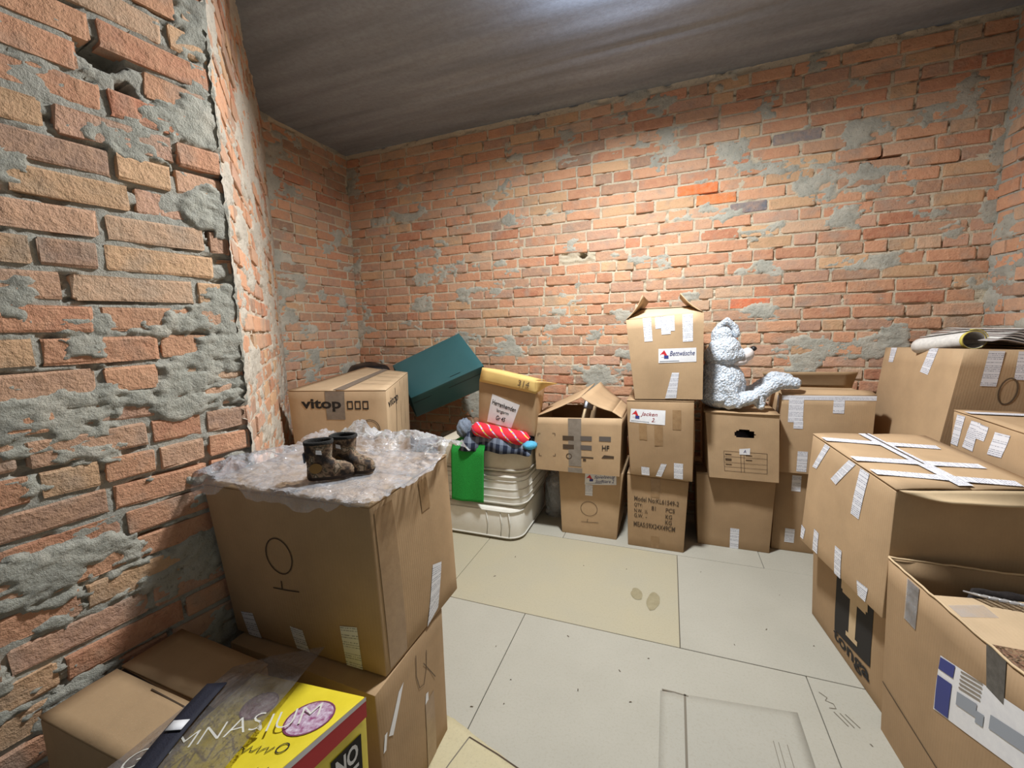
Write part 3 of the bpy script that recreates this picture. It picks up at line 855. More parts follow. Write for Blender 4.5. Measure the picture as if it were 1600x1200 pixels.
# --- near left stack
def near_stack():
    ct, r, b = carton('cardboard_box', 'tall brown box under the big one near the left wall, torn white sticker remains', BOX['near_base'], C2, seed=1)
    patch(ct, 'right', [(0.10, .66), (0.15, .63), (.33, .86), (.26, .84)], 'torn_sticker', r, M_WHITE)
    patch(ct, 'right', [(0.03, .60), (0.06, .60), (.09, .70), (.06, .70)], 'torn_sticker', r, M_WHITE)
    patch(ct, 'right', [(.60, .50), (.66, .50), (.66, .56), (.62, .57)], 'torn_sticker', r, M_WHITE)
    stroke(ct, 'right', [(.52, .92), (.50, .78), (.53, .68), (.60, .66), (.66, .74), (.68, .86)], .003, r, M_PENCIL)
    stroke(ct, 'right', [(.62, .80), (.80, .58)], .003, r, M_PENCIL)
    vstrip(ct, r, 'right', .60, .76, .0, .5, M_BROWNTAPE, name='packing_tape')
    ct, r, b = carton('cardboard_box', 'large brown box with drawn ring sign, baby boots and clear film on top', BOX['near_big'], C0, bulge=0.012, seed=2)
    top_flaps(ct, r, C1)
    figure(ct, 'front', .447, .632, .082, .11, .418, r, M_INK_BROWN)
    label_strip(ct, r, [('front', [(.095, .0), (.19, .0), (.169, .183), (.075, .166)])])
    label_strip(ct, r, [('front', [(.445, .012), (.532, .012), (.516, .165), (.432, .170)])])
    label_strip(ct, r, [('front', [(.767, .004), (.865, .006), (.867, .284), (.767, .268)])])
    label_strip(ct, r, [('right', [(.50, .0), (.66, .045), (.744, .343), (.613, .384)])])
    vstrip(ct, r, 'right', .54, .655, .77, .965, M_BROWNTAPE, name='packing_tape')
    label_strip(ct, r, [('right', [(.045, .02), (.235, .02), (.22, .97), (.035, .97)])], M_BROWNTAPE, 'packing_tape')
near_stack()

def film_sheet():
    # crumpled clear film over the near box: real folds, hangs over the front edge, heaped at the back
    rng = np.random.RandomState(5)
    nu, nv = 100, 80
    u, v = np.meshgrid(np.linspace(0, 1, nu + 1), np.linspace(0, 1, nv + 1))
    x = -1.33 + 0.665 * u; y = 0.765 + 0.56 * v
    x = x + 0.06 * (fbm(v * 6 + 3, u * 2, 3) - 0.5) * np.where(u > .5, 1, 0.5)
    y = y + 0.12 * (fbm(u * 5 + 9, v * 2, 3) - 0.5) * np.where(v < .5, 1, .6)
    rid = lambda a, b, o: 1 - np.abs(2 * fbm(a, b, o) - 1)
    crum = rid(x / 0.055, y / 0.045 + x / .2, 4)
    crum2 = rid(x / .022 + 40, y / .02, 3)
    heap = np.exp(-(((x + 1.06) / 0.10) ** 2 + ((y - 1.23) / 0.06) ** 2)) * 0.085 + np.exp(-(((x + .86) / 0.12) ** 2 + ((y - 1.27) / 0.06) ** 2)) * 0.045 \
         + np.exp(-(((x + 1.27) / .07) ** 2 + ((y - .92) / .12) ** 2)) * .03 + np.exp(-(((x + .69) / .06) ** 2 + ((y - 1.19) / .07) ** 2)) * .035
    amp = 0.005 + 0.011 * sstep(.55, 1, v) + 0.010 * sstep(.25, 0, u) + 0.006 * sstep(.8, 1, u) + 0.007 * np.exp(-(((x + .93) / .10) ** 2 + ((y - .83) / .03) ** 2))
    calm = np.exp(-(((x + .90) / .16) ** 2 + ((y - .93) / .11) ** 2))
    amp = amp * (1 - .8 * calm)
    z = 0.974 + amp * np.clip((crum - .45) * 2.2, 0, 2) + heap * (0.45 + .6 * crum) + 0.0035 * crum2 * (1 - .6 * calm)
    over = np.clip(0.797 - y, 0, 1); z = z - over * 1.1; y = np.where(over > 0, 0.797 - over * .3, y)
    ov2 = np.clip(x + 0.690, 0, 1); z = z - ov2 * .3
    co = np.stack([x, y, z], -1).reshape(-1, 3)
    r = add_mesh('bubble_wrap', [tuple(c) for c in co], grid_faces(nu, nv), M_FILM, None, None, False)
    tag(r, 'crumpled clear plastic wrap spread on the large box under the baby boots', 'plastic wrap')
film_sheet()

def boot(loc, ang, name_label, flip):
    r = thing('baby_boot', name_label, 'boot', loc, 'baby boots')
    ca, sa = math.cos(ang), math.sin(ang)
    K = 0.98
    def tr(x, y, z):
        x, y, z = x * K, y * K, z * K * 1.08
        return (loc[0] + ca * x - sa * y, loc[1] + sa * x + ca * y, loc[2] + z)
    # horizontal sections from sole to rim: heel at x=-.05, toe at x=.075
    rows = [(0.000, -.050, .074, .026), (.010, -.054, .079, .029), (.022, -.053, .078, .030), (.032, -.052, .071, .029), (.040, -.052, .052, .027),
            (.047, -.052, .030, .026), (.058, -.053, .018, .026), (.074, -.055, .020, .028), (.090, -.055, .022, .029), (.104, -.055, .024, .030)]
    n = 28; vs = []
    def ring(z, xb, xf, hw, shrink=0.0):
        out = []
        cx = (xb + xf) / 2; rx = (xf - xb) / 2 - shrink
        for k in range(n):
            a = 2 * math.pi * k / n
            c, s = math.cos(a), math.sin(a)
            ex = 0.75
            x = cx + rx * math.copysign(abs(c) ** ex, c); yw = (hw - shrink) * math.copysign(abs(s) ** ex, s)
            if z < .045 and x < -.0: yw *= 0.88
            out.append((x, yw, z))
        return out
    rings = [ring(*t) for t in rows]
    for q in rings: vs += [tr(*p) for p in q]
    fs = []
    for j in range(len(rings) - 1):
        for k in range(n): fs.append((j * n + k, j * n + (k + 1) % n, (j + 1) * n + (k + 1) % n, (j + 1) * n + k))
    add_mesh('upper', vs, fs, M_CAMO, r, None, True)
    s0 = ring(-.004, -.051, .076, .027); s1 = ring(.005, -.054, .080, .0295)
    vs = [tr(p[0], p[1], p[2] + .004) for p in s0 + s1] + [tr(.012, 0, 0)]
    add_mesh('sole', vs, [(k, (k + 1) % n, n + (k + 1) % n, n + k) for k in range(n)] + [(2 * n, (k + 1) % n, k) for k in range(n)], M_BOOTSOLE, r, None, True)
    # rolled rim and lining going down inside
    li = [ring(.099, -.0565, .0255, .0315), ring(.106, -.0565, .0255, .0315), ring(.108, -.053, .022, .028), ring(.104, -.049, .018, .025), ring(.07, -.047, .014, .022), ring(.04, -.045, .014, .02)]
    vs = [tr(*p) for q in li for p in q]; fs = []
    for j in range(len(li) - 1):
        for k in range(n): fs.append((j * n + k, j * n + (k + 1) % n, (j + 1) * n + (k + 1) % n, (j + 1) * n + k))
    fs.append(tuple((len(li) - 1) * n + k for k in range(n)))
    add_mesh('pile_lining', vs, fs, M_LINING, r, None, True)
    # white size tag near the rim and grey closing tab at the back
    y = -.0325
    vs = [tr(-.022, y - .0015, .076), tr(-.006, y - .0015, .073), tr(-.007, y - .003, .084), tr(-.021, y - .003, .087)]
    o = add_mesh('white_tag', vs, [(0, 1, 2, 3)], M_WHITE, r); solidify(o, .001); tag(o, 'small white tag')
    vs = [tr(-.0535, -.012, .050), tr(-.0535, .010, .050), tr(-.0555, .010, .075), tr(-.0555, -.012, .075)]
    o = add_mesh('closing_tab', vs, [(0, 1, 2, 3)], plain('grey_tab', lin(96, 104, 116), .7), r); solidify(o, .004); tag(o, 'grey closing tab')
    vs = []
    for k in range(14):
        a = 2 * math.pi * k / 14; vs.append(tr(-.026 + .017 * math.cos(a), -.0290, .036 + .014 * math.sin(a)))
    o = add_mesh('round_patch', vs, [tuple(range(14))], plain('ochre_patch', lin(128, 98, 52), .9), r); solidify(o, .004); tag(o, 'ochre round patch')
boot((-0.926, 0.918, 0.981), math.radians(40), 'front baby boot of the camouflage pair, seen from the side, toe to the right', 1)
boot((-0.900, 0.985, 0.981), math.radians(12), 'rear baby boot of the camouflage pair, dark open shaft toward the wall', -1)

# --- flat-topped box, yellow carton, smoky sheet, strap
def left_front():
    ct, r, b = carton('cardboard_box', 'brown box with dark slot between its top flaps, tight against the left wall', BOX['flat'], C2, seed=3)
    top_flaps(ct, r, C0, 'x', gap=0.010, lift=0.003)
    patch(ct, 'top', [(.02, .46), (.45, .44), (.45, .50), (.02, .52)], 'slot_shade_patch', r, M_SLOT_SHADE, off=0.0005)  # dark patch painted in for the shade between the two flaps
    stroke(ct, 'top', [(.45, .45), (.98, .43)], .003, r, M_INK_BROWN, off=.010, name='flap_seam')
    ct, r, b = carton('cardboard_box', 'low plain box carrying the yellow carton at the bottom left', [(-.92,.27,0),(-.66,.27,0),(-.60,.64,0),(-.93,.65,0),(-.92,.27,.335),(-.68,.27,.335),(-.60,.64,.335),(-.93,.65,.335)], C2, seed=4)
    ct = Carton(BOX['yellow'], 0.003, 5)
    r = thing('printed_carton', 'yellow printed carton with a red band, half under a smoky plastic bag', 'box', (-.78, .46, .34))
    carton_body(ct, r, M_YELLOW)
    patch(ct, 'right', [(.0, .78), (.999, .83), (.999, .985), (.0, .985)], 'red_band', r, M_REDPRINT, off=.0012)
    patch(ct, 'right', [(.0, .945), (.999, .965), (.999, 1.0), (.0, 1.0)], 'white_edge', r, M_WHITE, off=.0016)
    patch(ct, 'right', rect(.765, .34, .955, .74), 'black_badge', r, M_INK, off=.0016)
    lettering(ct, 'right', 'NO', rect(.79, .56, .93, .71), r, M_WHITE, .03, 0, .0026)
    lettering(ct, 'right', 'VAT', rect(.79, .38, .93, .53), r, M_WHITE, .03, 0, .0026)
    lettering(ct, 'right', 'G', rect(.50, .82, .58, .92), r, M_WHITE, .01, 0, .0026)
    lettering(ct, 'right', 'R', rect(.34, .81, .42, .91), r, M_WHITE, .01, 0, .0026)
    stroke(ct, 'right', [(.78, .28), (.82, .31), (.86, .27), (.90, .31), (.94, .28)], .002, r, M_INK, name='handwriting')
    # round purple print, film glare left out, handwriting
    for cu, cv, rr in ((.80, .80, .125), (.34, .80, .10)):
        pts = circle_pts(cu, cv, rr * 1.15, rr * .86, 24)
        vs = [ct.p('top', cu, cv, .0015)] + [ct.p('top', a, c, .0015) for a, c in pts[:-1]]
        o = add_mesh('round_print', vs, [(0, 1 + k, 1 + (k + 1) % 24) for k in range(24)], plain('purple_white_print', lin(214, 200, 214), .35, 90, lin(140, 60, 110)), r)
        tag(o, 'round purple and white print')
        stroke(ct, 'top', circle_pts(cu, cv, rr * 1.2, rr * .9, 26), .003, r, plain('purple_ring', lin(120, 56, 92), .5), name='ring_print')
    for k, (u0, v0, u1, v1) in enumerate(((.52, .55, .80, .60), (.60, .44, .92, .50))):
        pts = [(u0 + (u1 - u0) * t / 14, v0 + (v1 - v0) * t / 14 + .022 * math.sin(t * 2.3 + k)) for t in range(15)]
        stroke(ct, 'top', pts, .0025, r, M_INK, .002, 'handwriting')
    stroke(ct, 'top', circle_pts(.86, .62, .035, .028, 12), .0025, r, M_INK, .002, 'handwriting')
    # smoky polythene bag lying over both boxes
    A = [Vector(p) for p in ((-.985, .30, .585), (-.70, .26, .632), (-.652, .52, .640), (-.795, .735, .612), (-.985, .63, .590))]
    def fn(u, v):
        lo = A[0] * (1 - u) + A[1] * u
        hi = A[4] * (1 - u) + A[3] * u if u < .5 else (A[4] * .5 + A[3] * .5) * (1 - (u - .5) * 2) + A[3] * ((u - .5) * 2)
        rt = A[2]
        p = lo * (1 - v) + (hi * (1 - 0.9 * u * u) + rt * (0.9 * u * u)) * v if v < 1.1 else hi
        p = lo * (1 - v) + hi * v
        p.z += 0.008 * abs(nz(u * 7, v * 6)) + 0.012 * math.sin(math.pi * u) * 0.6
        return p
    sh = surf('polythene_bag', fn, 40, 36, M_SMOKE, None, None, False)
    tag(sh, 'smoky see-through plastic bag with white print lying over the yellow carton', 'plastic bag')
    vs, fs, x0, x1, y0, y1 = text_mesh('GYMNASIUM', -0.018, 0.1)
    out = []
    from mathutils.bvhtree import BVHTree
    o_ = origin(sh)
    tree = BVHTree.FromPolygons([v.co + o_ for v in sh.data.vertices], [tuple(p.vertices) for p in sh.data.polygons])
    P0, P1 = Vector((-.945, .375)), Vector((-.655, .575)); dirv = (P1 - P0); upv = Vector((-dirv.y, dirv.x)).normalized() * .040
    for x, y, z in vs:
        a = (x - x0) / (x1 - x0); bb = (y - y0) / (y1 - y0)
        q = P0 + dirv * a + upv * bb
        hit = tree.ray_cast(Vector((q.x, q.y, 2)), Vector((0, 0, -1)))[0]
        out.append((q.x, q.y, (hit.z if hit else .612) + .0012))
    add_mesh('white_print', out, fs, plain('white_bag_print', lin(208, 206, 196), .5), sh)
    # navy webbing strap with white tag
    S0, S1 = Vector((-.955, .572, .607)), Vector((-.845, .30, .625))
    d = (S1 - S0); side = Vector((.036, .016, 0))
    o = surf('webbing_strap', lambda u, v: S0 + d * v + side * (u - .5) * 1.1 + Vector((0, 0, .004 * math.sin(v * 5))), 3, 14, M_NAVY, None, .003)
    tag(o, 'dark navy webbing strap with a small white tag lying across the plastic bag', 'strap')
    t0 = S0 + d * .36 + Vector((0, 0, .009))
    o2 = surf('white_tag', lambda u, v: t0 + side * (u - .5) * .8 + d * (.08 * v), 2, 2, M_WHITE, o, .001)
left_front()

# --- vitop box, its support, and the black bag behind
def vitop():
    s = [(x, y, z) for (x, y, z) in BOX['vitop']]
    sup = [(p[0], p[1], 0) for p in s[:4]] + [(p[0], p[1], .615) for p in s[:4]]
    carton('cardboard_box', 'plain box by the diagonal wall, underneath the sealed box printed with three squares', sup, C2, seed=6)
    ct, r, b = carton('cardboard_box', 'sealed pale box with black lettering and three printed squares, before the left corner', BOX['vitop'], C3, seed=7, bulge=.004)
    top_flaps(ct, r, C3, 'y', gap=.003, lift=.002)
    lettering(ct, 'front', 'vitop', [(.13, .715), (.545, .715), (.545, .895), (.13, .895)], r, M_INK, .03)
    for k in range(3):
        u = .605 + .078 * k; w = .058
        for q in (rect(u, .745, u + w, .765), rect(u, .845, u + w, .865), rect(u, .745, u + .010, .865), rect(u + w - .010, .745, u + w, .865)):
            patch(ct, 'front', q, 'square_print', r, M_INK, .0018, 1)
    label_strip(ct, r, [('front', [(.385, .60), (.575, .60), (.585, 1.0), (.385, 1.0)])], M_GREYTAPE, 'packing_tape')
    label_strip(ct, r, [('top', [(.47, .0), (.58, .0), (.56, 1.0), (.45, 1.0)])], M_GREYTAPE, 'packing_tape', .010)
    stroke(ct, 'front', circle_pts(.82, .46, .10, .14, 26), .004, r, M_INK_BROWN, name='round_print')
    stroke(ct, 'front', circle_pts(.82, .46, .085, .12, 26), .003, r, M_INK_BROWN, name='round_print')
    lettering(ct, 'right', 'vitop', [(.05, .70), (.42, .70), (.42, .86), (.05, .86)], r, M_INK, .01)
    stroke(ct, 'right', [(.33, .95), (.34, .6), (.31, .3), (.34, .02)], .008, r, M_INK_BROWN, name='torn_seam')
    for v in (.25, .42, .62, .80):
        stroke(ct, 'top', [(.62, v), (1.0, v)], .004, r, M_INK_BROWN, .010, 'fold_line')
    for u in (.55, .75): stroke(ct, 'right', [(u, .99), (u, .25)], .004, r, M_INK_BROWN, name='fold_line')
    # black bin bag, bulky sack on the floor behind
    rr = thing('bin_bag', 'black bin bag heaped in the left corner behind the box with three squares', 'bag', (-2.45, 3.0, 0))
    def fn(u, v):
        a = 2 * math.pi * u
        prof = [(.0, .05), (.02, .26), (.3, .30), (.7, .31), (1.0, .30), (1.10, .22), (1.13, .05)]
        t = v * (len(prof) - 1); i = min(int(t), len(prof) - 2); f = t - i
        z = prof[i][0] * (1 - f) + prof[i + 1][0] * f; rad = prof[i][1] * (1 - f) + prof[i + 1][1] * f
        rad *= 1 + .10 * nz(math.cos(a) * 3 + 5, math.sin(a) * 3 + z * 6)
        return Vector((-2.50 + .80 * rad * math.cos(a), 3.06 + .50 * rad * math.sin(a), z))
    surf('sack', fn, 32, 26, M_BLACKBAG, rr)
    # torn card piece in the gap beside the vitop box
    ct2, r2, b2 = carton('cardboard_box', 'small pale carton corner squeezed between diagonal wall and the box with three squares', [(-2.50,2.24,.0),(-2.40,2.24,.0),(-2.40,2.40,.0),(-2.50,2.40,.0),(-2.50,2.24,.73),(-2.40,2.24,.73),(-2.40,2.40,.73),(-2.50,2.40,.73)], C3, seed=8, bulge=.002)
vitop()

def teal_case():
    # long rigid teal case leaning on the back wall
    A1 = Vector((-1.585, 3.05, 1.370)); A2 = Vector((-1.285, 2.85, 1.128))
    D = Vector((-.62, -.05, -.26)); T = Vector((-.06, .16, -.19))
    low = A2 - A1
    pts = [A2 + D, A2, A1, A1 + D]
    r = thing('padded_case', 'dark teal rigid padded case leaning tilted against the back wall', 'case', A1 + D + T)
    c = [A2 + D + T, A2 + T, A1 + T, A1 + D + T, A2 + D, A2, A1, A1 + D]
    ct = Carton(c, 0.002, 9)
    b = carton_body(ct, r, M_TEAL); b.name = 'shell'
    stroke(ct, 'top', [(.58, .08), (.72, .08)], .006, r, M_TEALDARK, name='handle_slot')
    stroke(ct, 'front', [(.02, .72), (.98, .72)], .008, r, M_TEALDARK, name='lid_seam')
    stroke(ct, 'right', [(.02, .72), (.98, .72)], .008, r, M_TEALDARK, name='lid_seam')
teal_case()

# --- cushions, towel, clothes, bag
def rounded_pad(x0, x1, y0, y1, z0, z1, rad, mat, parent, name='cover', quilt=0, sag=0.0):
    bm = bmesh.new()
    bmesh.ops.create_cube(bm, size=1)
    for v in bm.verts:
        v.co = Vector(((x0 + x1) / 2 + v.co.x * (x1 - x0), (y0 + y1) / 2 + v.co.y * (y1 - y0), (z0 + z1) / 2 + v.co.z * (z1 - z0)))
    vert_e = [e for e in bm.edges if abs(e.verts[0].co.z - e.verts[1].co.z) > .01]
    bmesh.ops.bevel(bm, geom=vert_e, offset=rad, segments=5, affect='EDGES', profile=.5)
    hor = [e for e in bm.edges if len(e.link_faces) == 2 and e.calc_face_angle() > 0.9]
    bmesh.ops.bevel(bm, geom=hor, offset=min(.028, (z1 - z0) * .2), segments=3, affect='EDGES', profile=.5)
    off = origin(parent)
    me = bpy.data.meshes.new(name)
    for v in bm.verts:
        v.co.z += .006 * nz(v.co.x * 5, v.co.y * 5 + z0)
        v.co -= off
    for f in bm.faces: f.smooth = True
    bm.to_mesh(me); bm.free(); me.materials.append(mat)
    o = bpy.data.objects.new(name, me); COL.objects.link(o); o.parent = parent
    return o
def pad_ring(x0, x1, y0, y1, z, rad, parent, name='piping', r=.005):
    pts = []
    for cx, cy, a0 in ((x1 - rad, y0 + rad, -90), (x1 - rad, y1 - rad, 0), (x0 + rad, y1 - rad, 90), (x0 + rad, y0 + rad, 180)):
        for k in range(6):
            a = math.radians(a0 + 18 * k); pts.append(Vector((cx + rad * math.cos(a), cy + rad * math.sin(a), z)))
    return tube(name, pts, r, M_PIPING, parent, True)
def tube(name, pts, r, mat, parent, closed=False, n=6, radii=None):
    vs, fs = [], []; N = len(pts)
    for i, p in enumerate(pts):
        p = Vector(p)
        a = Vector(pts[(i - 1) % N if closed else max(i - 1, 0)]); b = Vector(pts[(i + 1) % N if closed else min(i + 1, N - 1)])
        t = (b - a).normalized(); s = t.cross(Vector((0, 0, 1)))
        if s.length < 1e-3: s = t.cross(Vector((1, 0, 0)))
        s.normalize(); w = s.cross(t)
        rr = radii[i] if radii else r
        for k in range(n):
            q = 2 * math.pi * k / n; vs.append(p + (s * math.cos(q) + w * math.sin(q)) * rr)
    for i in range(N if closed else N - 1):
        for k in range(n): fs.append((i * n + k, i * n + (k + 1) % n, ((i + 1) % N) * n + (k + 1) % n, ((i + 1) % N) * n + k))
    if not closed: fs += [tuple(range(n))[::-1], tuple((N - 1) * n + k for k in range(n))]
    return add_mesh(name, vs, fs, mat, parent, None, True)

def mattresses():
    specs = [(-1.55, -.885, 2.445, 3.12, 0.0, .222, 'bottom white quilted mattress of the stack, lying on the floor'),
             (-1.55, -.862, 2.47, 3.12, .226, .452, 'middle white mattress with horizontal quilting, green towel hanging over it'),
             (-1.53, -.845, 2.475, 3.10, .456, .632, 'top beige smooth mattress of the stack, under the clothes')]
    for k, (x0, x1, y0, y1, z0, z1, lab) in enumerate(specs):
        r = thing('mattress', lab, 'mattress', ((x0 + x1) / 2, (y0 + y1) / 2, z0), 'stacked mattresses')
        mat = M_QUILT if k < 2 else plain('beige_mattress_cover', lin(212, 204, 184), .9, 12, lin(200, 190, 168), .1)
        rounded_pad(x0, x1, y0, y1, z0, z1, .10, mat, r)
        e = .003
        if k < 2:
            pad_ring(x0 - e, x1 + e, y0 - e, y1 + e, z1 - .022, .10, r)
        pad_ring(x0 - e, x1 + e, y0 - e, y1 + e, z0 + .022, .10, r)
        if k == 1:
            for zz in (.29, .345, .40): pad_ring(x0 - .001, x1 + .001, y0 - .001, y1 + .001, z0 + zz - .226 + .0, .10, r, 'quilting_seam', .0035)
        if k == 0:
            for xx in (-1.12, -1.02, -.96):
                tube('quilting_seam', [(xx, y0 - .0015, z0 + .03), (xx + .01, y0 - .002, z0 + .11), (xx, y0 - .0015, z1 - .03)], .003, M_PIPING, r)
mattresses()

def towel():
    def fn(u, v):
        x = -1.365 + .24 * u + .02 * v
        prof = [(2.62, .645), (2.50, .648), (2.455, .640), (2.436, .59), (2.432, .46), (2.430, .36), (2.428, .255)]
        t = v * (len(prof) - 1); i = min(int(t), len(prof) - 2); f = t - i
        y = prof[i][0] * (1 - f) + prof[i + 1][0] * f; z = prof[i][1] * (1 - f) + prof[i + 1][1] * f
        if v > .4: y += .008 * math.sin(u * 9 + v * 2) * (v - .4) - .004
        return Vector((x - .035 * max(0, v - .4) + .0 * u, y, z + .01 * nz(u * 3, v * 3) - .02 * (1 - u) * max(0, v - .8)))
    o = surf('towel', fn, 22, 40, M_GREEN, None, .006)
    tag(o, 'bright green towel hanging down the front of the mattress stack', 'towel')
towel()

def cloth_pile():
    # plaid shirt fabric, crumpled layer on top of the mattresses
    def fn(u, v):
        x = -1.30 + .50 * u; y = 2.43 + .32 * v
        e = min(u, 1 - u, v * 1.3, 1 - v) ; edge = min(1, e / .12)
        z = .640 + edge * (.050 + .05 * nz(u * 5 + 2, v * 5)) - .03 * (1 - edge) * (1 if v < .2 else .3)
        z += .040 * (1 - u) * edge
        if v < .12: y -= .018 * math.sin(u * 14); z -= .012 * (1 + math.sin(u * 10))
        return Vector((x, y, max(z, .60 if y < 2.472 else .636)))
    o = surf('plaid_cloth', fn, 44, 26, M_PLAID, None, .006)
    tag(o, 'navy and grey plaid cloth crumpled on top of the mattress stack', 'clothing')
    # red rolled cloth
    A, B = Vector((-1.215, 2.475, .748)), Vector((-.822, 2.50, .682))
    def fr(u, v):
        p = A * (1 - v) + B * v; a = 2 * math.pi * u
        r = .046 * (1 + .16 * nz(math.cos(a) * 2 + 3, v * 7 + math.sin(a) * 2)) * min(1, .35 + 8 * min(v, 1 - v))
        return p + Vector((.1 * r * math.cos(a), r * 1.15 * math.cos(a), r * math.sin(a)))
    o = surf('rolled_cloth', fr, 24, 40, M_REDCLOTH)
    tag(o, 'red rolled cloth with yellow and violet stripes lying before the small tilted box', 'clothing')
    # fluffy grey knit ball
    pts = []
    def fk(u, v):
        a = 2 * math.pi * u; b = math.pi * (v - .5)
        r = 1 + .28 * nz(math.cos(a) * 4 + v * 5, math.sin(a) * 4) + .08 * math.sin(a * 7 + v * 20)
        return Vector((-1.285 + .052 * r * math.cos(a) * math.cos(b), 2.50 + .06 * r * math.sin(a) * math.cos(b), .735 + .062 * r * math.sin(b)))
    o = surf('knit_scarf', fk, 30, 22, M_KNIT)
    tag(o, 'grey-blue knitted bundle at the left end of the red rolled cloth', 'clothing')
    def fb(u, v):
        a = 2 * math.pi * u; b = math.pi * (v - .5)
        r = 1 + .3 * nz(math.cos(a) * 3 + v * 4, math.sin(a) * 3 + 7)
        return Vector((-.812 + .045 * r * math.cos(a) * math.cos(b), 2.47 + .05 * r * math.sin(a) * math.cos(b), .660 + .026 * r * math.sin(b)))
    o = surf('folded_cloth', fb, 24, 16, M_LBLUE)
    tag(o, 'light blue folded cloth peeking out at the right end of the red roll', 'clothing')
cloth_pile()

def shirt_box():
    c = [(-1.19,2.52,.765),(-.80,2.53,.700),(-.84,2.80,.72),(-1.16,2.85,.78),(-1.160,2.49,1.075),(-.776,2.50,1.005),(-.80,2.80,1.01),(-1.09,2.85,1.07)]
    ct = Carton(c, .008, 12)
    r = thing('cardboard_box', 'small tilted box with yellow lid rim and a white printed label, on the clothes pile', 'box', (-.98, 2.68, .74))
    carton_body(ct, r, C0)
    # yellow folded lid rim
    a, b = Vector((-1.150, 2.475, 1.060)), Vector((-.772, 2.478, .990))
    flap([a, b, Vector((-.772, 2.47, 1.075)), Vector((-1.125, 2.47, 1.150))], r, M_CARD_YEL, .004, 'lid_rim')
    flap([Vector((-1.125, 2.47, 1.150)), Vector((-.772, 2.47, 1.075)), Vector((-.79, 2.80, 1.03)), Vector((-1.08, 2.84, 1.085))], r, M_CARD_YEL, .004, 'lid')
    flap([Vector((-.772, 2.478, .990)), Vector((-.78, 2.80, 1.00)), Vector((-.70, 2.74, 1.02)), Vector((-.772, 2.47, 1.075))], r, M_CARD_YEL, 0, 'lid_rim')
    vs, fs, x0, x1, y0, y1 = text_mesh('314', 0, .1)
    P0 = Vector((-.885, 2.463, 1.040)); U = Vector((.075, 0, -.015)); V = Vector((.006, 0, .038))
    add_mesh('pencil_number', [P0 + U * ((x - x0) / (x1 - x0)) + V * ((y - y0) / (y1 - y0)) for x, y, z in vs], fs, M_PENCIL, r)
    q = [(.16, .10), (.60, .08), (.74, .63), (.25, .74)]
    lb = patch(ct, 'front', q, 'paper_label', r, M_WHITE)
    Q = [Vector(t) for t in q]
    def sub(a0, b0, a1, b1):
        at = lambda a, b: tuple(Q[0] * (1 - a) * (1 - b) + Q[1] * a * (1 - b) + Q[2] * a * b + Q[3] * (1 - a) * b)
        return [at(a0, b0), at(a1, b0), at(a1, b1), at(a0, b1)]
    lettering(ct, 'front', 'Herrenhemden', sub(.06, .66, .94, .84), lb, M_INK, .02)
    lettering(ct, 'front', 'langarm', sub(.28, .42, .74, .58), lb, M_INK, .01)
    lettering(ct, 'front', 'Gr 45', sub(.32, .16, .68, .34), lb, M_INK, .02)
shirt_box()

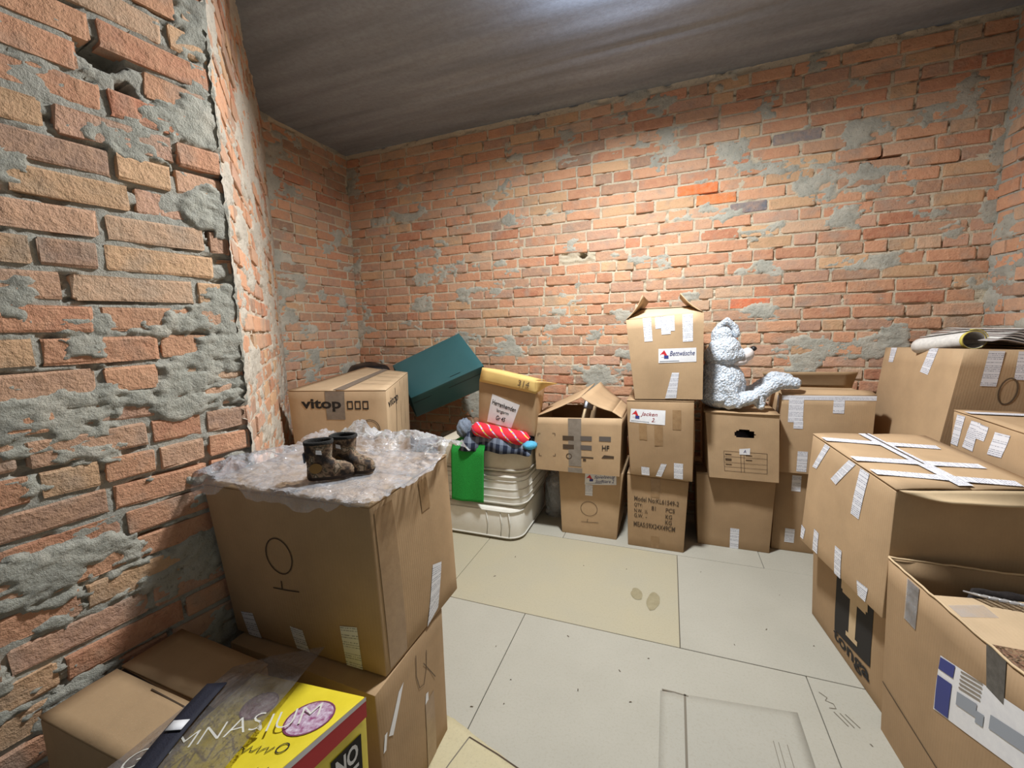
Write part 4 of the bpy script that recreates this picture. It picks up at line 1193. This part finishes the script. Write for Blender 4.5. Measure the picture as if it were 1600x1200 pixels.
# --- row along the back wall
def back_row():
    ct, r, b = carton('cardboard_box', 'brown box with house label and drawn ring sign, under the open tent-flapped box', BOX['toy'], C1, seed=21)
    shop_label(ct, 'front', [(.42, .79), (.915, .83), (.90, 1.0), (.425, .955)], r, 'Spielzeug', 'Stofftiere 2')
    vstrip(ct, r, 'front', .43, .55, .63, .79, skew=.0)
    figure(ct, 'front', .50, .43, .14, .11, .22, r, M_PENCIL, .003)
    ct, r, b = carton('cardboard_box', 'open box with two flaps raised like a tent, printed HF, beside the mattresses', BOX['hf'], C1, open_top=True, seed=22)
    flap([(-.829, 2.6, .814), (-.82, 3.05, .822), (-.50, 3.06, .985), (-.520, 2.62, .952)], r, C1, .006)
    flap([(-.26, 3.05, .832), (-.258, 2.6, .835), (-.318, 2.605, .872), (-.31, 3.05, .875)], r, C1, .0)
    flap([(-.31, 3.05, .875), (-.318, 2.605, .872), (-.515, 2.615, .955), (-.455, 3.04, 1.0)], r, C1, .012)
    # a rolled tube inside the box
    tb = thing('card_tube', 'pale rolled paper tube standing inside the tent-flapped box', 'tube', (-.50, 2.82, .48))
    tube('roll', [(-.57, 2.70, .50), (-.535, 2.77, .70), (-.505, 2.83, .86)], .028, plain('pale_card_roll', lin(222, 196, 156), .6), tb, False, 14)
    tube('plastic_end', [(-.509, 2.823, .84), (-.499, 2.84, .885)], .034, plain('white_plastic_end', lin(226, 230, 238), .25), tb, False, 14)
    vstrip(ct, r, 'front', .41, .56, .12, .99, M_GREYTAPE, name='packing_tape')
    vstrip(ct, r, 'front', .40, .57, .0, .09, M_GREYTAPE, name='packing_tape')
    for (u, v) in ((.345, .59), (.55, .595), (.76, .60), (.345, .43), (.55, .43)):
        patch(ct, 'front', rect(u, v, u + .13, v + .085), 'printed_block', r, M_INK_BROWN if u < .5 else M_GREYTAPE if False else plain('grey_block_print', lin(96, 88, 82), .8), .0018, 1)
    lettering(ct, 'front', 'HF', rect(.795, .44, .875, .53), r, M_INK, .02)
    for (u, v, su, sv) in ((.05, .70, 1, -1), (.255, .71, -1, -1), (.05, .27, 1, 1), (.25, .285, -1, 1)):
        stroke(ct, 'front', [(u, v + .045 * sv), (u, v), (u + .03 * su, v)], .004, r, M_INK_BROWN, name='corner_mark')
    stroke(ct, 'front', circle_pts(.415, .30, .03, .045, 16), .006, r, M_INK_BROWN, name='round_print')
    patch(ct, 'front', rect(.56, .285, .70, .31), 'printed_line', r, M_INK_BROWN, .0018, 1)
    patch(ct, 'front', rect(.58, .23, .615, .27), 'printed_line', r, M_INK_BROWN, .0018, 1)
    patch(ct, 'front', [(.79, .30), (.93, .31), (.93, .35), (.82, .36)], 'printed_mark', r, M_INK_BROWN, .0018, 1)

    ct, r, b = carton('cardboard_box', 'brown export box printed Model No, QTY, PCS and MEAS, on the floor', BOX['kl'], C2, seed=23, bulge=.003)
    top_flaps(ct, r, C2, 'y')
    lettering(ct, 'front', 'Model No:KL61549-2', rect(.12, .648, .87, .715), r, M_INK_BROWN, .01)
    for s, q in (('QTY:', rect(.12, .56, .26, .62)), ('81', rect(.42, .545, .49, .605)), ('PCS', rect(.66, .545, .81, .605)), ('N.W.  ½', rect(.12, .485, .35, .54)), ('KG', rect(.66, .455, .77, .515)),
                 ('G.W.  -', rect(.12, .415, .34, .47)), ('KG', rect(.66, .375, .77, .435)), ('MEAS:59X24X49CM', rect(.11, .285, .83, .355))):
        lettering(ct, 'front', s, q, r, M_INK_BROWN, .01)
    vstrip(ct, r, 'front', .40, .55, .73, .99, M_BROWNTAPE, name='packing_tape')
    vstrip(ct, r, 'front', .42, .57, .01, .18, M_BROWNTAPE, name='packing_tape')

    ct, r, b = carton('cardboard_box', 'bulging middle box of the three-high stack, house label reading Jacken', BOX['b2'], C2, seed=24, bulge=.016)
    top_flaps(ct, r, C2, 'x')
    shop_label(ct, 'front', [(.035, .724), (.577, .708), (.588, .892), (.065, .903)], r, 'Jacken', '2.', M_INK_RED)
    for u0, u1, v0, v1 in ((.69, .815, .655, .90), (.415, .545, .436, .70), (.18, .30, .50, .72)): vstrip(ct, r, 'front', u0, u1, v0, v1, M_BROWNTAPE, name='packing_tape')
    for u0, u1, v0, v1, k in ((.19, .32, .015, .13, .0), (.42, .51, .02, .20, .09), (.71, .85, .02, .225, .0)): vstrip(ct, r, 'front', u0, u1, v0, v1, skew=k)

    ct, r, b = carton('cardboard_box', 'topmost open box of the tallest stack, house label reading Bettwäsche', BOX['bett'], C1, open_top=True, seed=25, bulge=.012)
    flap([(-.242, 2.6, 1.43), (-.24, 3.05, 1.44), (-.135, 3.05, 1.555), (-.150, 2.62, 1.570)], r, C1, .012)
    flap([(.18, 3.05, 1.46), (.179, 2.6, 1.46), (.055, 2.66, 1.575), (.06, 3.03, 1.57)], r, C1, .010)
    flap([(-.225, 2.605, 1.432), (.165, 2.605, 1.458), (.10, 2.80, 1.495), (-.15, 2.80, 1.492)], r, C3, .012)
    flap([(.18, 3.05, 1.455), (-.24, 3.05, 1.44), (-.19, 2.84, 1.50), (.13, 2.84, 1.505)], r, C3, .01)
    vstrip(ct, r, 'front', .225, .335, .715, 1.0); vstrip(ct, r, 'front', .385, .51, .86, 1.0); vstrip(ct, r, 'front', .50, .635, .82, 1.0)
    vstrip(ct, r, 'front', .46, .58, .785, .87); vstrip(ct, r, 'front', .735, .865, .683, 1.0)
    shop_label(ct, 'front', [(.396, .447), (.91, .444), (.909, .607), (.408, .617)], r, 'Bettwäsche')
    label_strip(ct, r, [('front', [(.46, .01), (.625, .015), (.675, .323), (.577, .325)])])

    ct, r, b = carton('cardboard_box', 'plain box with one label strip, under the box with the handle hole', BOX['arcl'], C2, seed=26)
    top_flaps(ct, r, C2, 'x')
    vstrip(ct, r, 'front', .459, .58, .0, .288)
    # archive box with a real hand hole
    ct = Carton(BOX['arc'], .003, 27)
    r = thing('archive_box', 'storage box with an oval hand hole and a printed form, under the plush toy', 'box', (.42, 2.92, .472))
    off = origin(r)
    bm = bmesh.new()
    N = 16
    hole = lambda u, v: ((u - .535) / .145) ** 4 + ((v - .70) / .062) ** 2 < 1
    key = {}
    def vert(p):
        k = tuple(round(x, 5) for x in p)
        if k not in key: key[k] = bm.verts.new(p - off)
        return key[k]
    ul = bm.loops.layers.uv.new('uv')
    for f in ('front', 'right', 'back', 'left', 'bottom', 'top'):
        w, h = ct.size(f)
        nn, mm = (48, 48) if f == 'front' else (48, 48) if f in ('right', 'left', 'back') else (48, 48)
        if f != 'front': nn = mm = 48
        for j in range(mm):
            for i in range(nn):
                if f == 'front' and hole((i + .5) / nn, (j + .5) / mm): continue
                q = [(i / nn, j / mm), ((i + 1) / nn, j / mm), ((i + 1) / nn, (j + 1) / mm), (i / nn, (j + 1) / mm)]
                fc = bm.faces.new([vert(ct.p(f, *t)) for t in q])
                for lp, t in zip(fc.loops, q): lp[ul].uv = (t[0] * w, t[1] * h)
    me = bpy.data.meshes.new('body'); bm.to_mesh(me); bm.free(); me.materials.append(C1)
    o = bpy.data.objects.new('body', me); COL.objects.link(o); o.parent = r; solidify(o, .004)
    for k, (u0, v0, u1, v1) in enumerate([(.23, .425, .84, .430), (.23, .12, .84, .125), (.23, .12, .235, .425), (.835, .12, .84, .425), (.47, .12, .475, .425), (.515, .12, .52, .425), (.23, .185, .84, .189), (.23, .255, .84, .259), (.23, .345, .84, .349)]):
        patch(ct, 'front', rect(u0, v0, u1, v1), 'form_line', r, M_INK_BROWN, .0016, 2)
    for v in (.375, .305, .285, .22): 
        patch(ct, 'front', rect(.25, v, .34, v + .012), 'form_print', r, M_INK_BROWN, .0016, 1)
    for v in (.375, .305): patch(ct, 'front', rect(.54, v, .63, v + .012), 'form_print', r, M_INK_BROWN, .0016, 1)
    lb = patch(ct, 'front', [(.454, .39), (.60, .395), (.606, .495), (.454, .474)], 'paper_label', r, M_WHITE, .0022)
    lettering(ct, 'front', 'A', rect(.51, .42, .55, .465), lb, M_INK_BLUE, 0, .2, .0032)
    # lid halves on top
    flap([(.205, 2.715, .874), (.60, 2.712, .873), (.60, 2.90, .876), (.21, 2.90, .878)], r, C0, .0, 'flap')
    flap([(.60, 3.12, .876), (.21, 3.12, .878), (.21, 2.91, .876), (.60, 2.91, .875)], r, C0, .0, 'flap')
    # something pale inside, seen through the hole
    s = thing('wrapped_clothes', 'light cloth seen through the hand hole of the storage box', 'clothing', (.42, 2.86, .48))
    surf('cloth', lambda u, v: Vector((.40 + .12 * math.cos(2 * math.pi * u) * math.sin(math.pi * v), 2.90 + .10 * math.sin(2 * math.pi * u) * math.sin(math.pi * v), .61 - .125 * math.cos(math.pi * v) * (1 + .2 * nz(u * 6, v * 5)))), 20, 14, plain('lilac_cloth', lin(190, 176, 186), .9), s)

    ct, r, b = carton('cardboard_box', 'lower box on the floor at the right end of the back row, two label strips', BOX['l19'], C2, seed=28)
    vstrip(ct, r, 'front', .192, .30, .765, .96); vstrip(ct, r, 'front', .155, .27, .112, .29)
    ct, r, b = carton('cardboard_box', 'open box edged with white label tape, under the feet of the plush toy', BOX['b19'], C1, open_top=True, seed=29)
    vstrip(ct, r, 'front', .08, .245, .66, .99); vstrip(ct, r, 'front', .145, .25, .58, .68); vstrip(ct, r, 'front', .563, .68, .785, .99); vstrip(ct, r, 'front', .21, .325, .025, .29)
    label_strip(ct, r, [('front', [(.0, .945), (1, .945), (1, 1.0), (.0, 1.0)])])
    label_strip(ct, r, [('left', [(.72, .70), (.84, .70), (.84, .97), (.72, .97)])])
    flap([(.622, 2.8, .977), (1.065, 2.8, .987), (1.06, 2.90, 1.000), (.63, 2.90, .998)], r, C1, .006)
    flap([(1.065, 3.14, .98), (.622, 3.14, .98), (.57, 3.10, 1.075), (1.075, 3.09, 1.085)], r, C0, .004)
back_row()

# --- plush toys: one voxel-fused body each
def fused(name, blobs, mat, parent, voxel=.008, noise_amp=.006, noise_size=.02):
    bm = bmesh.new()
    off = origin(parent)
    for bl in blobs:
        if len(bl) == 2:                       # sphere / ellipsoid
            c, rad = bl
            m = Matrix.Translation(Vector(c) - off) @ Matrix.Diagonal((*(rad if hasattr(rad, '__len__') else (rad,) * 3), 1))
            bmesh.ops.create_icosphere(bm, subdivisions=3, radius=1, matrix=m)
        else:                                  # tapered limb
            a, b, ra, rb = bl
            a, b = Vector(a), Vector(b)
            for k in range(9):
                t = k / 8
                bmesh.ops.create_icosphere(bm, subdivisions=2, radius=ra * (1 - t) + rb * t, matrix=Matrix.Translation(a * (1 - t) + b * t - off))
    me = bpy.data.meshes.new(name); bm.to_mesh(me); bm.free(); me.materials.append(mat)
    o = bpy.data.objects.new(name, me); COL.objects.link(o); o.parent = parent
    r = o.modifiers.new('fuse', 'REMESH'); r.mode = 'VOXEL'; r.voxel_size = voxel; r.use_smooth_shade = True
    s = o.modifiers.new('soften', 'SMOOTH'); s.iterations = 4; s.factor = .5
    if noise_amp:
        tx = bpy.data.textures.new(name + '_curl', 'CLOUDS'); tx.noise_scale = noise_size; tx.noise_depth = 2
        d = o.modifiers.new('curl', 'DISPLACE'); d.texture = tx; d.strength = noise_amp; d.mid_level = .5; d.texture_coords = 'LOCAL'
    return o
def plush():
    r = thing('plush_toy', 'big pale blue curly plush animal sitting in profile on the storage box', 'plush toy', (.36, 2.88, .88))
    y = 2.86
    fused('body', [((.300, y, 1.020), (.125, .13, .150)), ((.285, y, .955), (.120, .13, .080)),
                   ((.27, y, 1.11), (.09, .10, .08)),
                   ((.300, y, 1.235), (.092, .105, .092)), ((.285, y + .01, 1.320), (.062, .075, .070)), ((.290, y, 1.20), (.11, .11, .07)),
                   ((.345, y, 1.205), (.075, .085, .055)),
                   # arm resting forward
                   ((.30, y - .10, 1.06), (.37, y - .12, .925), .036, .030), ((.36, y - .12, .93), (.455, y - .115, .965), .028, .024),
                   # legs: thigh forward, bent over the neighbouring box
                   ((.33, y - .085, .93), (.475, y - .07, .965), .048, .042), ((.475, y - .07, .968), (.575, y - .06, 1.045), .040, .040), ((.575, y - .06, 1.050), (.665, y - .05, 1.045), .040, .036),
                   ((.33, y + .085, .93), (.48, y + .09, .975), .05, .042), ((.48, y + .09, .975), (.59, y + .10, 1.06), .040, .040), ((.59, y + .10, 1.06), (.66, y + .10, 1.052), .040, .036),
                   ((.485, y - .075, .955), (.490, y - .095, .915), .034, .026)], M_PLUSH, r, .0065, .012, .016)
    e = fused('ear', [((.262, y - .02, 1.375), (.305, y - .03, 1.415), .018, .018), ((.305, y - .03, 1.415), (.350, y - .02, 1.372), .018, .020), ((.262, y - .02, 1.375), (.25, y - .02, 1.33), .018, .022), ((.350, y - .02, 1.372), (.36, y - .02, 1.33), .02, .022)], M_PLUSH, r, .006, .006, .014)
    fused('muzzle', [((.425, y - .01, 1.210), (.036, .045, .040)), ((.36, y, 1.165), (.07, .07, .028))], M_SKINPLUSH, r, .006, .002)
    fused('nose', [((.455, y - .005, 1.243), (.018, .024, .016))], M_NOSE, r, .004, 0)
    r.location.x += .018
plush()
def small_plush():
    r = thing('plush_toy', 'small grey plush animal in clear plastic in the gap beside the mattresses', 'plush toy', (-.765, 2.97, 0))
    fused('body', [((-.765, 2.97, .075), (.068, .06, .075)), ((-.765, 2.97, .17), (.055, .05, .065)), ((-.772, 2.965, .255), (.050, .05, .05)), ((-.80, 2.955, .05), (-.82, 2.91, .03), .028, .024), ((-.735, 2.955, .05), (-.72, 2.91, .03), .028, .024),
                   ((-.81, 2.96, .19), (-.825, 2.93, .12), .024, .02), ((-.72, 2.96, .19), (-.71, 2.93, .12), .024, .02)], M_GREYPLUSH, r, .007, .008, .02)
    fused('ear', [((-.805, 2.965, .30), .020), ((-.740, 2.965, .302), .020)], M_GREYPLUSH, r, .006, .002)
    fused('muzzle', [((-.772, 2.918, .245), .020)], M_SKINPLUSH, r, .006, 0)
    def fn(u, v):
        a = 2 * math.pi * u; rad = (.088 if v < .75 else .088 - .06 * (v - .75) * 4) * (1 + .25 * nz(math.cos(a) * 3 + v * 6, math.sin(a) * 3))
        return Vector((-.765 + rad * math.cos(a) * .98, 2.955 + rad * math.sin(a) * .9, .003 + .35 * v))
    surf('plastic_wrap', fn, 30, 26, M_FILM, r, None, False)
small_plush()

# --- right group
def right_group():
    ct, r, b = carton('cardboard_box', 'plain support box below the tall box full of papers', [(1.17,2.46,0),(1.60,2.46,0),(1.60,3.1,0),(1.17,3.1,0),(1.16,2.45,.615),(1.60,2.45,.615),(1.60,3.12,.615),(1.16,3.12,.615)], C2, seed=31)
    ct, r, b = carton('cardboard_box', 'plain box under the label-taped box at the right edge', [(1.15,1.76,0),(1.60,1.79,0),(1.60,2.28,0),(1.15,2.27,0),(1.14,1.76,.76),(1.60,1.79,.76),(1.60,2.29,.76),(1.14,2.27,.76)], C2, seed=32)
    ct, r, b = carton('cardboard_box', 'tall leaning open box at the right corner with paper rolls on top', BOX['tall'], C1, open_top=True, seed=33, bulge=.004)
    label_strip(ct, r, [('left', [(.105, .865), (.178, .866), (.192, 1.0), (.10, 1.0)])])
    label_strip(ct, r, [('left', [(.584, .81), (.686, .793), (.735, 1.0), (.635, 1.0)])])
    label_strip(ct, r, [('front', [(.20, .75), (.33, .75), (.325, .99), (.196, .99)])])
    label_strip(ct, r, [('front', [(.45, .80), (.55, .80), (.54, .99), (.43, .99)])])
    stroke(ct, 'front', circle_pts(.43, .72, .07, .09, 20), .006, r, M_PENCIL)
    for k in range(4):
        z = 1.262 + .010 * k; dx = .03 * k
        flap([(1.40 + dx, 2.40 + .01 * k, z - .01), (1.40 + dx, 3.05, z - .02), (1.625, 3.00, z + .005 + .012 * (k % 2)), (1.625, 2.42, z + .004 * k)], r, C2 if k % 2 else C3, .008 * (k % 2))
    # rolled magazine with yellow edge
    rm = thing('rolled_magazine', 'rolled white magazine with a yellow edge on top of the tall box', 'magazine', (1.30, 2.65, 1.27))
    def roll(u, v):
        a = -0.4 + u * 2 * math.pi * 1.35; rad = .034 + .011 * u
        p = Vector((1.215, 2.76, 1.258)) * (1 - v) + Vector((1.285, 2.50, 1.298)) * v
        return p + Vector((rad * 1.25 * math.cos(a), .4 * rad * math.cos(a), rad * math.sin(a)))
    surf('pages', roll, 40, 10, M_PAPER, rm, .003)
    def rim(u, v):
        a = -0.4 + u * 2 * math.pi * 1.35; rad = .035 + .0115 * u
        p = Vector((1.215, 2.76, 1.258)) * (1 - (.955 + .047 * v)) + Vector((1.285, 2.50, 1.298)) * (.955 + .047 * v)
        return p + Vector((rad * 1.25 * math.cos(a), .4 * rad * math.cos(a), rad * math.sin(a)))
    surf('page_edge', rim, 40, 2, M_YELPAPER, rm, .004)
    for k in range(6):
        nm = thing('newspaper', ('%s folded newspaper of the heap beside the rolled magazine' % ('lowest', 'second', 'third', 'fourth', 'fifth', 'topmost')[k]), 'newspaper', (1.45, 2.6, 1.27 + .01 * k), 'newspapers on the tall box')
        z0 = 1.272 + .011 * k
        def fn(u, v, k=k, z0=z0):
            x = 1.30 + .035 * k + (.34 - .035 * k) * u; y = 2.42 + .03 * k + .55 * v
            return Vector((x, y, z0 + .028 * math.exp(-((u - .1) / .22) ** 2) * (1 - .1 * k) + .006 * nz(u * 4 + k, v * 4) - .012 * u * k / 3))
        surf('sheet', fn, 14, 8, M_PAPER if k % 2 else plain('grey_newsprint', lin(176, 166, 160), .85, 50, lin(150, 142, 138)), nm, .004)

    ct, r, b = carton('cardboard_box', 'box at the right edge with three wide white label strips and taped lid', BOX['b21'], C1, seed=34)
    top_flaps(ct, r, C1, 'y')
    label_strip(ct, r, [('left', [(.009, .424), (.105, .433), (.151, .974), (.055, .965)])])
    label_strip(ct, r, [('left', [(.165, .46), (.293, .458), (.33, .95), (.227, .948)])]); label_strip(ct, r, [('left', [(.30, .69), (.392, .69), (.413, .93), (.30, .94)])])
    label_strip(ct, r, [('left', [(.451, .52), (.585, .551), (.62, .917), (.479, .894)])])
    label_strip(ct, r, [('top', [(-.0, .80), (1, .76), (1, .86), (-.0, .88)])], off=.012)

    ct, r, b = carton('cardboard_box', 'floor box with a black square holding a large T, under the taped box', BOX['tonga'], C2, seed=35, bulge=.003)
    q = [(.405, .185), (.862, .295), (.872, 1.02), (.414, .96)]
    q = [(.40, .20), (.865, .30), (.87, .99), (.41, .98)]
    bl = patch(ct, 'left', q, 'black_square', r, M_INK, .0016, 4); tag(bl, 'black logo square')
    lettering(ct, 'left', 'T', [(.50, .33), (.79, .39), (.79, .88), (.50, .86)], bl, M_CARD_EDGE, .05, 0, .0028, 'letter')
    patch(ct, 'left', [(.48, .76), (.525, .765), (.525, .88), (.48, .875)], 'letter_serif', bl, M_CARD_EDGE, .003, 1)
    patch(ct, 'left', [(.765, .79), (.81, .80), (.81, .90), (.765, .90)], 'letter_serif', bl, M_CARD_EDGE, .003, 1)
    patch(ct, 'left', [(.57, .32), (.72, .35), (.72, .40), (.57, .37)], 'letter_serif', bl, M_CARD_EDGE, .003, 1)
    lettering(ct, 'left', 'tonga', [(.385, .055), (.862, .085), (.862, .27), (.385, .215)], r, M_INK, .025)

    ct, r, b = carton('cardboard_box', 'large box sealed with many white label strips, standing on the box with the T', BOX['taped'], C1, seed=36, bulge=.006)
    top_flaps(ct, r, C1, 'y', gap=.003, lift=.004, bend=.004)
    L = lambda *q: label_strip(ct, r, list(q), off=.0016)
    LT = lambda *q: label_strip(ct, r, list(q), off=.016)
    # strips that run across the lid and down the side facing the room
    L(('left', [(.059, .73), (.125, .74), (.27, 1.0), (.20, 1.0)])); LT(('top', [(.0, .79), (.0, .87), (.86, .72), (.84, .64)]))
    L(('left', [(.339, .75), (.415, .735), (.60, 1.0), (.52, 1.0)])); LT(('top', [(.0, .40), (.0, .48), (.87, .36), (.86, .28)]))
    L(('left', [(.619, .60), (.705, .60), (.752, 1.0), (.655, 1.0)])); LT(('top', [(.0, .18), (.0, .26), (.86, .09), (.84, .01)]))
    LT(('top', [(.43, .02), (.53, .02), (.50, .98), (.40, .98)]))
    stroke(ct, 'top', [(.47, .35), (.465, .98)], .006, r, M_INK_BROWN, off=.0175, name='open_seam')
    for qd in ([(.005, .03), (.05, .03), (.068, .14), (.002, .15)], [(.20, .02), (.27, .02), (.27, .215), (.20, .22)], [(.50, .0), (.575, .0), (.57, .24), (.49, .24)], [(.77, .005), (.845, .005), (.86, .13), (.75, .12)]):
        L(('left', qd))
    # torn lip of inner card at the near edge
    a, bq = ct.p('top', .02, .0), ct.p('top', .98, .0)
    flap([a + Vector((.0, .0, .003)), bq + Vector((0, 0, .003)), bq + Vector((-.05, -.035, -.045)), a + Vector((.12, -.03, -.012))], r, M_CARD_EDGE, .006, 'torn_lip')

    ct, r, b = carton('cardboard_box', 'open box in the bottom right corner with blue shipping label and packed things', BOX['b24'], C2, open_top=True, seed=37, bulge=.006)
    lb = patch(ct, 'left', [(.385, .50), (1.0, .735), (1.0, 1.0 - .06), (.397, .775)], 'shipping_label', r, M_WHITE); tag(lb, 'white shipping label with blue end')
    lb2 = [(.385, .50), (.470, .535), (.480, .80), (.397, .775)]
    patch(ct, 'left', [(.392, .51), (.470, .538), (.476, .705), (.396, .68)], 'blue_block', lb, M_NAVYPRINT, .0024, 2)
    patch(ct, 'left', [(.397, .71), (.477, .735), (.480, .795), (.400, .77)], 'blue_block', lb, M_NAVYPRINT, .0024, 2)
    for k in range(5):
        v = .80 - .018 * k
        patch(ct, 'left', [(.51, v - .008), (.61, v + .028), (.61, v + .036), (.51, v)], 'print_line', lb, M_GREYTAPE, .0024, 2)
    patch(ct, 'left', [(.505, .64), (.60, .675), (.60, .735), (.505, .70)], 'grey_block', lb, M_GREYPRINT, .0024, 2)
    patch(ct, 'left', [(.60, .655), (.635, .668), (.635, .72), (.60, .707)], 'grey_block', lb, M_GREYPRINT, .0024, 2)
    patch(ct, 'left', [(.66, .69), (.80, .74), (.80, .80), (.66, .75)], 'grey_block', lb, M_GREYPRINT, .0024, 2)
    vstrip(ct, r, 'left', .15, .235, .77, .985, M_CLEARTAPE, name='clear_tape')
    label_strip(ct, r, [('left', [(.625, .835), (.70, .83), (.685, 1.0), (.60, 1.0)])], M_DARKTAPE, 'dark_tape')
    stroke(ct, 'left', [(.0, .29), (.15, .28), (.45, .25), (.9, .24)], .004, r, M_INK_BROWN, name='crease_line')
    # ragged torn rim
    e0, e1, e2 = ct.p('left', 0, 1), ct.p('left', 1, 1), ct.p('back', 0, 1)
    tube('torn_rim', [e0 * (1 - t / 24) + e1 * (t / 24) + Vector((0, .0, .002 + .006 * nz(t * 1.7, 3))) for t in range(25)], .0032, M_CARD_EDGE, r)
    tube('torn_rim', [e0 * (1 - t / 24) + e2 * (t / 24) + Vector((0, 0, .003 + .008 * nz(t * 1.3, 9))) for t in range(25)], .0034, M_CARD_EDGE, r)
    # what is packed inside: a taped carton, a second one, ribbed plastic, dark clothes
    c1 = Carton([(.80, 1.02, .30), (1.02, 1.04, .30), (1.00, 1.53, .30), (.75, 1.52, .30), (.80, 1.02, .575), (1.02, 1.04, .59), (1.00, 1.53, .60), (.75, 1.52, .58)], .006, 41)
    r1 = thing('packed_carton', 'taped light carton packed inside the open corner box', 'box', (.9, 1.25, .30))
    carton_body(c1, r1, C3)
    label_strip(c1, r1, [('top', [(.0, .42), (.0, .60), (1.0, .50), (1.0, .36)])], M_CLEARTAPE, 'clear_tape')
    label_strip(c1, r1, [('top', [(.05, .80), (.4, .82), (.4, .93), (.05, .90)])], M_CLEARTAPE, 'clear_tape')
    c2 = Carton([(1.045, 1.05, .30), (1.26, 1.05, .30), (1.22, 1.54, .30), (1.03, 1.53, .30), (1.045, 1.05, .60), (1.27, 1.05, .60), (1.22, 1.54, .605), (1.03, 1.53, .605)], .006, 42)
    r2 = thing('packed_carton', 'second light carton packed beside the taped one in the corner box', 'box', (1.14, 1.28, .30))
    carton_body(c2, r2, C3)
    sp = thing('packed_carton', 'filler carton deep at the bottom of the open corner box', 'box', (1.0, 1.3, .02))
    carton_body(Carton([(.80, 1.04, .006), (1.25, 1.06, .006), (1.21, 1.59, .006), (.76, 1.58, .006), (.80, 1.04, .295), (1.25, 1.06, .295), (1.21, 1.59, .295), (.76, 1.58, .295)], .0, 43), sp, C2)
    rp = thing('ribbed_plastic', 'ribbed clear plastic piece stuck beside the taped carton', 'plastic', (.88, 1.52, .59))
    for k in range(9):
        t = k / 8
        tube('rib', [(.835 + .16 * t, 1.540 - .03 * t, .595), (.860 + .16 * t, 1.490 - .03 * t, .612)], .003, plain('grey_clear_plastic', lin(168, 164, 160), .2), rp)
    surf('sheet', lambda u, v: Vector((.835 + .16 * u + .025 * v, 1.540 - .03 * u - .05 * v, .592 + .017 * v)), 4, 2, M_FILM, rp, .001)
    dg = thing('dark_garment', 'dark folded garment at the back of the open corner box', 'clothing', (1.05, 1.56, .30))
    surf('fabric', lambda u, v: Vector((.84 + .34 * u, 1.56 + .045 * v, .30 + .29 * math.sin(math.pi * min(max(v * .96 + .02, 0), 1)) ** .35 * (1 + .10 * nz(u * 9, v * 4)) * min(1, .3 + 6 * min(u, 1 - u)))), 26, 16, M_DARKCLOTH, dg, .006)
right_group()

# --- flat sheets on the floor
def floor_sheets():
    o = surf('card_sheet', lambda u, v: Vector((.000 + .465 * u + .0 * v, 1.06 + .487 * v + .06 * u * v, .0018 + .0006 * abs(nz(u * 4, v * 4)))), 14, 14, M_CARD_FLOOR, None, .0022)
    tag(o, 'flat grey cardboard sheet with a creased flap lying on the floor', 'cardboard sheet')
    ribbon_world('crease', [(.083, 1.07), (.085, 1.3), (.088, 1.56)], .008, M_PENCIL_FLOOR, o, .0038)
    ribbon_world('crease', [(.006, 1.555), (.05, 1.556), (.10, 1.553)], .005, M_PENCIL_FLOOR, o, .0038)
    for x in (.36, .375, .40): ribbon_world('crease', [(x, 1.46), (x + .003, 1.30), (x + .004, 1.12)], .002, M_PENCIL_FLOOR, o, .0038)
    A, B, C, D = Vector((-.730, 1.190)), Vector((-.385, 1.085)), Vector((-.43, .86)), Vector((-.675, .86))
    def fn(u, v):
        p = (A * (1 - u) + B * u) * (1 - v) + (D * (1 - u) + C * u) * v
        return Vector((p.x, p.y + .012 * nz(u * 9, 1.0) * (1 - v), .0026))
    o = surf('card_sheet', fn, 20, 8, M_CARD_YELL, None, .003)
    tag(o, 'yellowish flattened card with a torn edge, beside the near left box stack', 'cardboard sheet')
    ribbon_world('crease', [(-.614, 1.137), (-.50, 1.114), (-.405, 1.09)], .005, M_INK_BROWN, o, .0048)
    ribbon_world('crease', [(-.614, 1.137), (-.635, 1.04), (-.65, .95)], .004, M_PENCIL_FLOOR, o, .0048)
floor_sheets()

# --- ceiling lamp (just above the frame)
def lamp():
    r = thing('ceiling_lamp', 'round white ceiling lamp mounted under the concrete slab', 'lamp', LAMP)
    n = 32
    def ringed(rows):
        vs = [LAMP + Vector((rr * math.cos(2 * math.pi * k / n), rr * math.sin(2 * math.pi * k / n), z)) for rr, z in rows for k in range(n)]
        fs = [(j * n + k, j * n + (k + 1) % n, (j + 1) * n + (k + 1) % n, (j + 1) * n + k) for j in range(len(rows) - 1) for k in range(n)]
        return vs, fs
    vs, fs = ringed([(.085, .050), (.10, .048), (.122, .03), (.12, -.012), (.113, -.012), (.110, .02)])
    add_mesh('housing', vs, fs, M_FRAME, r, None, True)
    vs, fs = ringed([(.106, .004), (.06, .003), (.001, .002)])
    add_mesh('diffuser', vs, fs, M_EMIT, r, None, True)
    tube('stem', [LAMP + Vector((0.1, 0, .04)), LAMP + Vector((0.1, 0, .183))], .006, M_FRAME, r); tube('stem', [LAMP + Vector((-0.1, 0, .04)), LAMP + Vector((-0.1, 0, .183))], .006, M_FRAME, r)
lamp()
